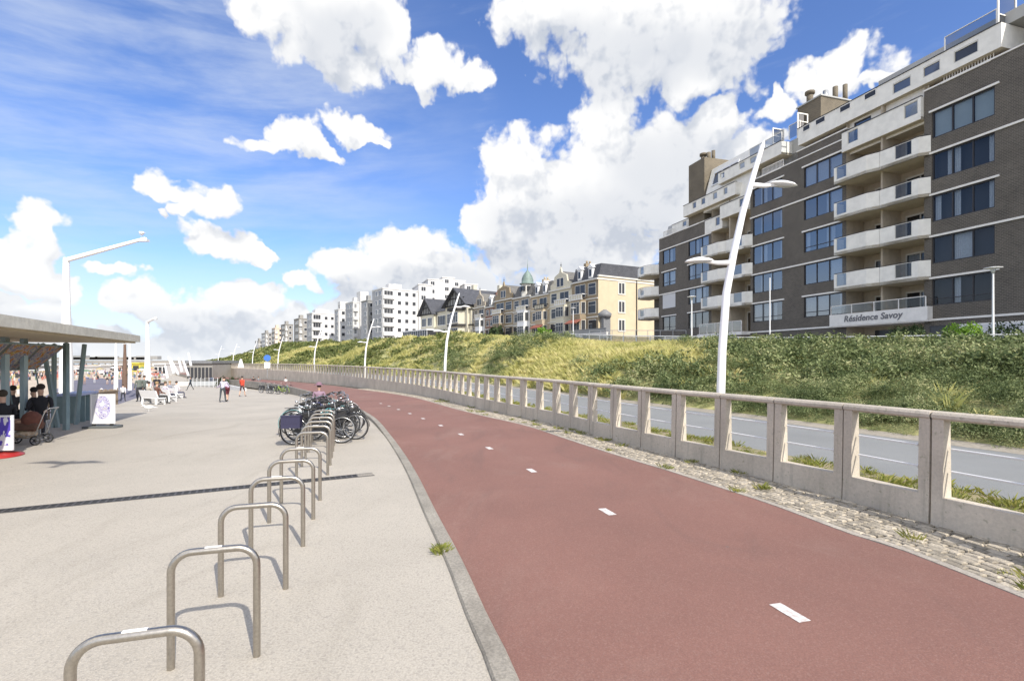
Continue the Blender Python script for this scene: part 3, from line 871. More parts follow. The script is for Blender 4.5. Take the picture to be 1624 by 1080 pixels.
fr = b.n('ShaderNodeFresnel'); fr.inputs[0].default_value = 1.55
mx = b.n('ShaderNodeMixShader'); nt.links.new(b.m('MULTIPLY_ADD', fr.outputs[0], .5, .06, clamp=True), mx.inputs[0])
nt.links.new(tr.outputs[0], mx.inputs[1]); nt.links.new(gl.outputs[0], mx.inputs[2]); nt.links.new(mx.outputs[0], nt.nodes['Material Output'].inputs[0])
M_glass = m
m, nt, p, b = raw('far_glass'); p.inputs['Base Color'].default_value = (.045,.047,.052,1); p.inputs['Roughness'].default_value = .15; p.inputs['Specular IOR Level'].default_value = .35
M_fglass = m

def window(par, mp, a0, a1, b0, b1, n=3, fm=None, fw=.07, t=.10, curt=None, transom=None, hbar=None, depth=.45, ratios=None):
    """framed window set in an opening; t is how deep the frame sits"""
    f = MB(); fm = fm or M_dkfr
    f.mbox(mp, a0, a1, b0, b0+fw, t-.05, t+.03); f.mbox(mp, a0, a1, b1-fw*1.6, b1, t-.05, t+.03)
    f.mbox(mp, a0, a0+fw, b0+fw, b1-fw*1.6, t-.05, t+.03); f.mbox(mp, a1-fw, a1, b0+fw, b1-fw*1.6, t-.05, t+.03)
    w_ = (a1-a0-fw)/n
    for k in range(1, n): f.mbox(mp, a0+w_*k, a0+w_*k+fw, b0+fw, b1-fw*1.6, t-.045, t+.028)
    if hbar: f.mbox(mp, a0+fw, a1-fw, b0+hbar, b0+hbar+fw*.7, t-.04, t+.026)
    fo = f.build('window', fm, par)
    g_ = MB(); g_.quad(mp(a0+fw, b0+fw, t), mp(a1-fw, b0+fw, t), mp(a1-fw, b1-fw, t), mp(a0+fw, b1-fw, t)); g_.build('pane', M_glass, fo)
    r = MB(); r.quad(mp(a0, b0, t+depth), mp(a1, b0, t+depth), mp(a1, b1, t+depth), mp(a0, b1, t+depth))
    for aa in (a0, a1): r.quad(mp(aa, b0, t+.03), mp(aa, b1, t+.03), mp(aa, b1, t+depth), mp(aa, b0, t+depth))
    for bb in (b0, b1): r.quad(mp(a0, bb, t+.03), mp(a1, bb, t+.03), mp(a1, bb, t+depth), mp(a0, bb, t+depth))
    r.build('room', M_room, fo)
    if curt:
        c = MB()
        for k, q in enumerate(curt):
            if not q: continue
            x0, x1 = a0+w_*k+fw, a0+w_*(k+1)
            if q == 'b': c.quad(mp(x0, b0+fw, t+.10), mp(x1, b0+fw, t+.10), mp(x1, b1-fw, t+.10), mp(x0, b1-fw, t+.10), 1); continue
            if q == 'l': x1 = x0 + (x1-x0)*.32
            if q == 'r': x0 = x1 - (x1-x0)*.32
            bb0 = b0+fw + ((b1-b0)*.55 if q == 't' else 0)
            m_ = 14; N = max(4, int((x1-x0)/.055))
            for j in range(N):
                u0, u1 = x0+(x1-x0)*j/N, x0+(x1-x0)*(j+1)/N
                d0, d1 = t+.14+(.03 if j % 2 else 0), t+.14+(0 if j % 2 else .03)
                c.quad(mp(u0, bb0, d0), mp(u1, bb0, d1), mp(u1, b1-fw, d1), mp(u0, b1-fw, d0), 0)
        if c.v: c.build('curtain', [M_curt, M_blind], fo)
    return fo

# ------------------------------------------------------------------ the long brick flats
nB = (-.958, -.287); uB = (-.287, .958); Dp = 37.7
flats = thing('apartment_building', 'long grey brown brick apartment building with cream balconies stepping up to the right', 'apartment building',
              (-Dp*nB[0], -Dp*nB[1], 0), math.atan2(uB[1], uB[0]))
sea = lambda a, b_, t: (a, -t, b_)            # a along, b height, t inwards
def FL(k): return 4.85 + 2.87*k
CH = ['c', 'l', 'r', None, 'c', 'l', 'c', None, None, 'r']
def bay(s0, s1, cols, top, ground=2.0, sky_ops=()):
    """brick bay s0..s1 with window columns [(a0,a1,n)], `top` = (parapet height, floors)"""
    H, nf = top
    ops = []
    for k in range(nf):
        for a0, a1, n in cols: ops.append((a0, a1, FL(k)+.95, FL(k)+2.80))
    w = MB(); w.wall(sea, s0, s1, ground, H, ops, .14)
    # returns at both ends, and the top of the parapet
    w.quad((s0, 0, ground), (s0, -12, ground), (s0, -12, H), (s0, 0, H)); w.quad((s1, 0, ground), (s1, -12, ground), (s1, -12, H), (s1, 0, H))
    w.quad((s0, 0, H), (s1, 0, H), (s1, -.3, H), (s0, -.3, H))
    w.build('brick_wall', M_brick, flats)
    for ci, (a0, a1, n) in enumerate(cols):
        for k in range(nf):
            cu = [rng.choice(CH) for _ in range(n)]
            if s0 < 20 and k == nf-1: cu = ['b']*n
            if a0 > 54 and k == 1:                 # closed shutter
                sh = MB(); sh.mbox(sea, a0, a1, FL(k)+.95, FL(k)+2.8, .02, .08)
                for j in range(18): sh.mbox(sea, a0+.03, a1-.03, FL(k)+1.0+j*.098, FL(k)+1.06+j*.098, .008, .02)
                sh.build('roller_shutter', M_shut, flats); continue
            window(flats, sea, a0, a1, FL(k)+.95, FL(k)+2.80, n, None, .075, .12, cu, hbar=.42 if (k in (0, 2) and rng.random() < .6) else None)
    bd = MB()
    for k in range(nf+1):
        z = FL(k)-.10
        if k % 2 == 0: bd.box(s0, s1, .001, .085, z, z+.13)
        else:
            for a0, a1, n in cols: bd.box(a0-.25, a1+.15, .001, .085, z, z+.13)
    bd.build('band', M_band, flats)
    cp = MB(); cp.box(s0-.02, s1+.02, -.34, .06, H, H+.10); cp.build('coping', M_band, flats)
bay(6., 25.5, [(21.4, 25.0, 3), (8.5, 12.2, 3), (14., 17.6, 3)], (20.75, 5))
bay(31.4, 41.9, [(31.75, 35.5, 3), (37.9, 41.6, 3)], (20.0, 5))
bay(47.8, 58.2, [(48.3, 52.0, 3), (54.6, 57.4, 2)], (17.9, 4))
# stepped higher parapet pieces
hp = MB(); hp.box(31.4, 36.2, -.3, -.002, 20.1, 20.75); hp.build('raised_parapet', M_brick, flats)
hc = MB(); hc.box(31.35, 36.25, -.34, .05, 20.75, 20.85); hc.build('coping', M_band, flats)
# white railings let into the parapets
def inset_rail(s0, s1, H, hh=.75):
    q = MB(); q.box(s0, s1, -.28, -.22, H+hh, H+hh+.07); q.box(s0, s1, -.30, .07, H-.03, H+.11)
    n = int((s1-s0)/.16)
    for j in range(n+1):
        x_ = s0 + (s1-s0)*j/n; q.box(x_-.02, x_+.02, -.27, -.23, H+.11, H+hh)
    q.build('roof_railing', M_band, flats)
inset_rail(21.6, 24.4, 20.75, .62); inset_rail(38.0, 40.6, 20.0, .8); inset_rail(50.0, 52.6, 17.9, .8); inset_rail(55.4, 57.6, 17.9, .8)

def recess(s0, s1, top, nf, deep=1.9):
    w = MB()
    w.wall(lambda a, b_, t: (a, -deep-t, b_), s0, s1, 2., top, [(s0+.5, (s0+s1)/2-.35, FL(k)+.05, FL(k)+2.35) for k in range(nf)] + [((s0+s1)/2+.45, s1-.9, FL(k)+.05, FL(k)+2.35) for k in range(nf)], .1)
    for a in (s0+.003, s1-.003): w.quad((a, 0, 2.), (a, -deep, 2.), (a, -deep, top), (a, 0, top))
    mid_ = (s0+s1)/2+.05
    w.box(mid_-.07, mid_+.07, -deep, .0, 4.9, top)
    w.build('recess_wall', M_int, flats)
    mp = lambda a, b_, t: (a, -deep-t, b_)
    for k in range(nf):
        for a0, a1 in ((s0+.5, (s0+s1)/2-.35), ((s0+s1)/2+.45, s1-.9)):
            window(flats, mp, a0, a1, FL(k)+.05, FL(k)+2.35, 2, M_ltfr, .08, .05, [rng.choice(CH), rng.choice([None, 'c', None])], hbar=None)
def balcony(pts, z, deep, inset, name='balcony', h=1.12, flat_=False):
    """pts: outer line (s,d) from near end to far end"""
    nrm = []
    q = MB()
    poly = [(pts[0][0], -deep)] + [(a, d) for a, d in pts] + [(pts[-1][0], -deep)]
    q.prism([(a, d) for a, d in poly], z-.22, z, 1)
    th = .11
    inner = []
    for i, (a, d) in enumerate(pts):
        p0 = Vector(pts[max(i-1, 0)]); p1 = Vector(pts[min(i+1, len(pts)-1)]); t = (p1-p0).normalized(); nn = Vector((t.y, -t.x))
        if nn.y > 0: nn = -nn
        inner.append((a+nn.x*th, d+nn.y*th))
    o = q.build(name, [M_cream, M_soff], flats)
    w = MB()
    gi_ = []
    for i in range(len(pts)-1):
        a, c = Vector(pts[i]), Vector(pts[i+1]); ai, ci = Vector(inner[i]), Vector(inner[i+1])
        if i == inset:           # an opening filled with glass
            L = (c-a).length; f0, f1 = .16, min(.16 + 1.15/L, .84)
            seg = [(0, f0), (f1, 1)]
            for g0, g1 in seg:
                w.prism([tuple(a.lerp(c, g0)), tuple(a.lerp(c, g1)), tuple(ai.lerp(ci, g1)), tuple(ai.lerp(ci, g0))], z-.22, z+h)
            w.prism([tuple(a.lerp(c, f0)), tuple(a.lerp(c, f1)), tuple(ai.lerp(ci, f1)), tuple(ai.lerp(ci, f0))], z-.22, z+.12)
            gi_.append((a.lerp(c, f0), a.lerp(c, f1)))
        else:
            w.prism([tuple(a), tuple(c), tuple(ci), tuple(ai)], z-.22, z+h)
    w.build('parapet', M_cream, o)
    for g0, g1 in gi_:
        t = (g1-g0).normalized(); nn = Vector((t.y, -t.x)); nn = nn if nn.y < 0 else -nn
        g_ = MB(); e = .035
        A, B = g0+nn*.02, g1+nn*.02
        for (u0, u1, z0, z1) in ((0, 1, z+.12, z+.12+e), (0, 1, z+h-e, z+h), (0, e, z+.12, z+h), (1-e, 1, z+.12, z+h)):
            P0, P1 = A.lerp(B, u0), A.lerp(B, u1)
            g_.prism([tuple(P0), tuple(P1), tuple(P1+nn*.05), tuple(P0+nn*.05)], z0, z1)
        fo = g_.build('glass_frame', M_ltfr, o)
        g_ = MB(); A2, B2 = A+nn*.02, B+nn*.02; g_.quad((*A2, z+.15), (*B2, z+.15), (*B2, z+h-.03), (*A2, z+h-.03)); g_.build('pane', M_glass, fo)
    r = MB(); r.tube([(a, d-.05, z+h+.06) for a, d in pts], .022, 6, smooth=False); r.build('handrail', M_dark, o)
    return o
def clutter(s, d, z, k):
    """things left on a balcony: a folded chair back or a small table edge"""
recess(25.5, 31.4, 21.3, 5); recess(41.9, 47.8, 20.0, 4)
for k in range(1, 5):
    balcony([(25.05, .02), (25.55, .5), (28.2, .6)], FL(k)+.12, .003, 1)
    balcony([(28.22, .6), (29.0, .95), (30.4, .95), (31.7, .95), (31.72, .02)], FL(k)+.12, .003, 2)
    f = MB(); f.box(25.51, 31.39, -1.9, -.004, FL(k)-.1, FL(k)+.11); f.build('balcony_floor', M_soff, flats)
for k in range(1, 4):
    balcony([(41.6, .02), (42.1, .5), (44.8, .6)], FL(k)+.12, .003, 1)
    balcony([(44.82, .6), (45.6, .95), (47.1, .95), (48.4, .95), (48.42, .02)], FL(k)+.12, .003, 2)
    f = MB(); f.box(41.91, 47.79, -1.9, -.004, FL(k)-.1, FL(k)+.11); f.build('balcony_floor', M_soff, flats)
# top balconies of the recesses: straight cream fronts
def slabfront(s0, s1, d, z0, z1, ins=(), deep=2.2, name='terrace_front', th=.14):
    w = MB(); w.wall(lambda a, b_, t: (a, d-t, b_), s0, s1, z0, z1, [(a, c, z0+.45, z1-.12) for a, c in ins], th)
    w.quad((s0, d-th, z0), (s1, d-th, z0), (s1, d-th, z1), (s0, d-th, z1)) if not ins else None
    w.box(s0, s1, -deep, d-.002, z0-.03, z0+.16, 1)
    w.quad((s0, d, z0), (s0, -deep, z0), (s0, -deep, z1), (s0, d, z1)); w.quad((s1, d, z0), (s1, -deep, z0), (s1, -deep, z1), (s1, d, z1))
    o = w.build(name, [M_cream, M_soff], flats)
    c = MB(); c.box(s0-.02, s1+.02, d-.2, d+.05, z1, z1+.05); c.build('top_rail', M_dark, o)
    for a, cc in ins:
        g_ = MB()
        for u0, u1, q0, q1 in ((a, cc, z0+.45, z0+.5), (a, cc, z1-.17, z1-.12), (a, a+.05, z0+.5, z1-.17), (cc-.05, cc, z0+.5, z1-.17)): g_.box(u0, u1, d-.10, d-.03, q0, q1)
        fo = g_.build('glass_frame', M_ltfr, o)
        g_ = MB(); g_.quad((a, d-.07, z0+.45), (cc, d-.07, z0+.45), (cc, d-.07, z1-.12), (a, d-.07, z1-.12)); g_.build('pane', M_glass, fo)
    return o
slabfront(25.55, 31.6, .25, 18.9, 20.45, [(25.75, 26.7), (30.2, 31.1)])
slabfront(41.95, 46.0, .35, 17.3, 18.7, [(42.2, 43.1)])
slabfront(46.0, 48.9, .05, 16.4, 17.9, [(46.4, 47.1)])
# penthouse storey: long cream wall with windows and its overhanging front
ph = MB()
phops = [(22.2,23.6,21.65,22.45),(24.4,25.5,21.7,22.45),(26.3,27.6,21.6,22.4)]
ph.wall(lambda a, b_, t: (a, .12-t, b_), 21.0, 36.0, 21.25, 22.75, phops, .12)
ph.quad((21., .12, 21.25), (36., .12, 21.25), (36., -3., 21.25), (21., -3., 21.25), 1)
ph.quad((36., .12, 21.25), (36., .12, 22.75), (36., -.1, 22.75), (36., -.1, 21.25))
ph.quad((21., .12, 21.25), (21., .12, 22.75), (21., -6, 22.75), (21., -6, 21.25))
ph.quad((21., -.1, 22.75), (36., -.1, 22.75), (36., -.1, 21.25), (21., -.1, 21.25))
pw_ = ph.build('penthouse_front', [M_cream, M_soff], flats)
c = MB(); c.box(21.0, 36.05, -.12, .17, 22.75, 22.80); c.build('top_rail', M_dark, pw_)
for a0, a1, b0, b1 in phops: window(flats, lambda a, b_, t: (a, .12-t, b_), a0, a1, b0, b1, 1, M_ltfr, .06, .06, None, depth=.14)
# little glazed openings with white surrounds further along
for a0, a1 in ((28.8, 29.8), (30.9, 31.9), (33.2, 34.2), (34.7, 35.5)):
    g_ = MB()
    for u0, u1, q0, q1 in ((a0, a1, 22.2, 22.27), (a0, a1, 22.66, 22.73), (a0, a0+.07, 22.27, 22.66), (a1-.07, a1, 22.27, 22.66)): g_.box(u0, u1, .121, .15, q0, q1)
    fo = g_.build('glass_frame', M_band, flats)
    g_ = MB(); g_.quad((a0, .13, 22.2), (a1, .13, 22.2), (a1, .13, 22.73), (a0, .13, 22.73)); g_.build('pane', M_fglass, fo)
w5 = MB()
w5.wall(lambda a, b_, t: (a, -.35-t, b_), 25.4, 31.5, 18.7, 21.3, [(29.6, 31.0, 19.2, 21.1)], .1)
w5.build('penthouse_wall', M_cream, flats)
window(flats, lambda a, b_, t: (a, -.35-t, b_), 29.6, 31.0, 19.2, 21.1, 1, M_dkfr, .07, .06)
rf = MB()
rf.extr([(-.6, 22.8), (-.6, 23.55), (-7., 24.4), (-12, 24.4), (-12, 22.8)], lambda a, h, t: (t, a, h), 6., 29.2)
rf.extr([(-1.2, 20.0), (-1.2, 22.7), (-8., 23.2), (-12, 23.2), (-12, 20.)], lambda a, h, t: (t, a, h), 29.2, 41.9)
rf.build('roof', M_roofg, flats)
# glazed white screens on the terraces
def screen(s, d0, d1, z0, z1, name='terrace_screen'):
    q = MB(); zz = (z0+z1)/2
    for dd0, dd1, a, b_ in ((d0, d1, z0, z0+.9), (d0, d0+.1, z0+.9, z1), (d1-.1, d1, z0+.9, z1), (d0+.1, d1-.1, z1-.1, z1), (d0+.1, d1-.1, zz+.35, zz+.42)): q.box(s-.04, s+.04, dd0, dd1, a, b_)
    o = q.build(name, M_band, flats)
    g_ = MB(); g_.quad((s, d0, z0+.9), (s, d1, z0+.9), (s, d1, z1), (s, d0, z1)); g_.build('pane', M_glass, o)
screen(21.2, -1.6, .1, 21.3, 24.7); screen(36.1, -1.1, .1, 22.0, 24.3)
def glassrail(s0, s1, d, z, h=1., posts=None, nm='glass_railing'):
    q = MB(); q.box(s0, s1, d-.03, d+.03, z+h-.05, z+h)
    n = posts or max(2, int((s1-s0)/1.5)+1)
    for j in range(n): x_ = s0 + (s1-s0)*j/(n-1); q.box(x_-.03, x_+.03, d-.025, d+.025, z, z+h-.05)
    o = q.build(nm, M_band, flats)
    g_ = MB(); g_.quad((s0, d, z+.05), (s1, d, z+.05), (s1, d, z+h-.05), (s0, d, z+h-.05)); g_.build('pane', M_glass, o)
glassrail(21.3, 24.2, .0, 22.8, 1.)
glassrail(36.0, 37.2, -.1, 22.3, 1.3)
# second length of penthouse front, screen and tower
slabfront(37.9, 46.6, .1, 21.3, 22.5, [(41.0, 41.9), (42.6, 43.4), (45.6, 46.3)], 3.)
glassrail(37.9, 42.0, .05, 22.55, .8)
screen(39.0, -1.3, .05, 21.9, 24.2, 'terrace_screen')
pb = MB(); pb.wall(lambda a, b_, t: (a, -1.2-t, b_), 36., 47.5, 19.9, 21.4, [], .1); pb.build('setback_wall', M_cream, flats)
tw = MB(); tw.box(35.2, 37.7, -6.2, -1.6, 19., 25.6); tw.build('lift_tower', M_chim, flats)
tc_ = MB(); tc_.box(35.1, 37.8, -6.3, -1.5, 25.6, 25.72); tc_.build('coping', M_roofg, flats)
def flue(s, d, z, r, h, cap=True):
    q = MB(); q.lathe([(r, 0), (r, h)], 10, (s, d, z)); 
    if cap: q.lathe([(r*1.5, h+.06), (r*1.5, h+.30), (r*.6, h+.42)], 10, (s, d, z)); q.lathe([(r*.4, h-.02), (r*.4, h+.08)], 6, (s, d, z))
    q.build('flue', M_steel if rng.random() < .5 else M_chim, flats)
flue(36.9, -2.2, 25.7, .28, .9); flue(36.5, -3.6, 25.7, .22, 1.3, False); flue(36.0, -4.2, 25.7, .22, 1.5, False); flue(35.6, -4.9, 25.7, .2, 1.6, False)
# far part: slanted cream roof storey with three windows, brick chimney block
sl = MB()
sl.extr([(.0, 18.9), (-.35, 21.2), (-1.15, 24.0), (-10, 24.4), (-10, 18.9)], lambda a, h, t: (t, a, h), 41.9, 49.2)
sl.build('slanted_storey', M_cream, flats)
def slp(a, b_, t): 
    f = (b_-21.2)/2.8; return (a, -.35-f*.8-t+.03, b_)
window(flats, slp, 44.5, 48.4, 21.7, 23.4, 3, M_wtfr, .14, -.02, ['c', 'c', 'c'], depth=.04)
slabfront(43.4, 52.2, .55, 19.2, 20.5, [(44.6, 45.2), (46.2, 46.9), (48.2, 48.9), (49.8, 50.5)], 2.)
cb = MB(); cb.box(49.3, 52.2, -5.5, -.2, 17.5, 25.4); cb.build('chimney_block', M_chim, flats)
flue(50.2, -1.5, 25.4, .26, 1.0, False); flue(50.9, -1.3, 25.4, .3, .8); flue(50.4, -2.3, 25.4, .22, 1.4, False); flue(48.2, -5., 24.4, .3, 1.2)
# stepped terraces down to the far end, gable roof
slabfront(52.3, 56.2, -.6, 18.1, 19.3, [(53.2, 54.0)], 3.)
er = MB(); er.extr([(-.9, 17.9), (-1.4, 19.7), (-9, 20.4), (-9, 17.9)], lambda a, h, t: (t, a, h), 52.2, 58.2)
er.extr([(58.2, 13.8), (58.2, 19.6), (61.8, 13.8)], lambda a, h, t: (a, -1.6-t, h), 0., 6.)
er.build('end_roof', M_roofg, flats)
# far end: recessed wall and round balconies
ew = MB(); ew.wall(lambda a, b_, t: (a, -1.6-t, b_), 58.2, 61.9, 2., 13.8, [(59.3, 60.5, FL(k)+.1, FL(k)+2.3) for k in range(3)], .1); ew.quad((61.9, -1.6, 2), (61.9, -9, 2), (61.9, -9, 13.8), (61.9, -1.6, 13.8))
ew.build('end_wall', M_brick, flats)
mpE = lambda a, b_, t: (a, -1.6-t, b_)
for k in range(3): window(flats, mpE, 59.3, 60.5, FL(k)+.1, FL(k)+2.3, 2, M_ltfr, .08, .05, ['c', None])
er2 = MB()
window(flats, mpE, 58.5, 59.9, 13.95, 15.6, 2, M_ltfr, .08, -.25, None, depth=.2)
for k in range(1, 4):
    balcony([(58.22, .05), (58.9, .75), (59.9, 1.15), (61.2, 1.15), (62.3, .75), (62.9, -.2), (62.9, -1.55)], FL(k)+.05, 1.55, 2)
# ground floor: dark openings, sign slab with lettering, low terraces
gfl = MB()
for a0, a1 in ((26.0, 28.8), (29.4, 30.9)):
    pass
gops = [(26., 28.6, 2.6, 4.45), (29.2, 31., 2.6, 4.45)]
sgn = MB(); sgn.box(24.95, 32.5, .003, .45, 4.72, 4.92); sgn.box(25.51, 31.39, -1.9, 0, 4.72, 4.92); sgn.box(24.95, 32.5, .38, .5, 4.80, 5.75); sgn.box(32.38, 32.5, .003, .37, 4.93, 5.75); sgn.box(24.95, 25.07, .003, .37, 4.93, 5.75)
sg = sgn.build('sign_balcony', M_band, flats)
glassrail(25.1, 32.4, .44, 5.76, .72, 5)
glassrail(42., 48.6, 1.0, 4.95, 1.1, 6)
ts = MB(); ts.box(41.9, 48.8, -1.9, 1.12, 4.6, 4.93); ts.build('terrace_slab', M_band, flats)
tx = bpy.data.curves.new('sign_lettering', 'FONT'); tx.body = 'Résidence Savoy'; tx.size = .66; tx.extrude = .015; tx.shear = .18; tx.space_character = 1.03; tx.offset = .012
tob = bpy.data.objects.new('tmp', tx); COL.objects.link(tob)
dg = bpy.context.evaluated_depsgraph_get(); lm = bpy.data.meshes.new_from_object(tob.evaluated_get(dg)); bpy.data.objects.remove(tob)
lm.name = 'sign_lettering'; lm.materials.clear(); lm.materials.append(mat('sign_letter_grey', (.16,.16,.17), .5))
lo = bpy.data.objects.new('sign_lettering', lm); COL.objects.link(lo); lo.parent = sg
lo.matrix_local = Matrix(((-1, 0, 0, 31.2), (0, 0, 1, .52), (0, 1, 0, 5.12), (0, 0, 0, 1)))
# entrance and low windows
gd = MB()
for s0_, s1_ in ((26.2, 27.6), (28., 30.4), (44., 46.), (33., 34.2)):
    gd.box(s0_, s1_, -1.85, -1.8, 2.3, 4.4) if s0_ < 31.4 or s0_ > 42 else gd.box(s0_, s1_, .002, .05, 2.9, 4.2)
gd.build('ground_floor_glazing', M_fglass, flats)
for a0, a1 in ((23.9, 25.1), (19.6, 23.3)):
    f = MB(); f.box(a0, a1, .002, .06, 3.0, 4.4); f.box(a0+.08, a1-.08, .06, .07, 3.08, 4.32, 1); f.build('ground_window', [M_dkfr if a0 > 20 else M_band, M_fglass if a0 > 23 else M_shut], flats)
# body of the building behind so that no light passes
bd = MB(); bd.box(6.2, 58., -12, -2.6, 1.5, 17.5); bd.box(6.2, 47.5, -12, -2.6, 17.5, 20.); bd.build('rear_wall', M_brick, flats)
# ================================================================== houses and flats further along
def fwin(par, mp, a0, a1, b0, b1, fm=None, n=1, fw=.12, sill=True, hb=None, name='window'):
    f = MB()
    f.mbox(mp, a0-fw, a1+fw, b1, b1+fw, -.05, .1); f.mbox(mp, a0-fw, a1+fw, b0-fw, b0, -.10 if sill else -.05, .1)
    f.mbox(mp, a0-fw, a0, b0, b1, -.04, .1); f.mbox(mp, a1, a1+fw, b0, b1, -.04, .1)
    w_ = (a1-a0)/n
    for k in range(1, n): f.mbox(mp, a0+w_*k-fw*.35, a0+w_*k+fw*.35, b0, b1, -.035, .1)
    if hb: f.mbox(mp, a0, a1, b0+(b1-b0)*hb-fw*.3, b0+(b1-b0)*hb+fw*.3, -.03, .1)
    o = f.build(name, fm or M_wtfr, par)
    g_ = MB(); g_.quad(mp(a0, b0, -.015), mp(a1, b0, -.015), mp(a1, b1, -.015), mp(a0, b1, -.015)); g_.build('pane', M_fglass, o)
    return o
M_slate = brick_mat('slate_roof', (.085,.088,.10), (.065,.068,.078), (.045,.045,.05), w=.5, h=.3, msz=.02)
M_timber = mat('black_timber', (.03,.028,.026), .7)
M_yell = mat('yellow_render', (.56,.47,.32), .85, var=.10, vs=.8)
M_crm2 = mat('pale_cream_render', (.60,.56,.44), .85, var=.1, vs=.8)
M_white = mat('white_render', (.62,.61,.59), .8, var=.1, vs=.4)
M_ochre = brick_mat('ochre_brick', (.29,.22,.135), (.24,.18,.11), (.33,.28,.2), h=.1)
M_tanr = mat('tan_render', (.46,.38,.26), .85, var=.12, vs=.8)
M_slate2 = brick_mat('weathered_slate', (.17,.16,.145), (.13,.125,.115), (.09,.09,.085), w=.5, h=.3, msz=.02)
M_redb = brick_mat('red_brick', (.26,.12,.075), (.20,.09,.06), (.30,.24,.2), h=.1)
M_greyb = brick_mat('pale_brick', (.36,.31,.24), (.30,.26,.20), (.42,.38,.32), h=.1)
M_grst = mat('grey_render', (.30,.30,.29), .85, var=.15, vs=.6)
M_copper = mat('green_copper', (.20,.265,.235), .6, .1, var=.3, vs=1.5)
M_awn = mat('orange_awning', (.26,.09,.06), .8)
M_leadr = mat('lead_grey', (.20,.205,.21), .6, var=.2)
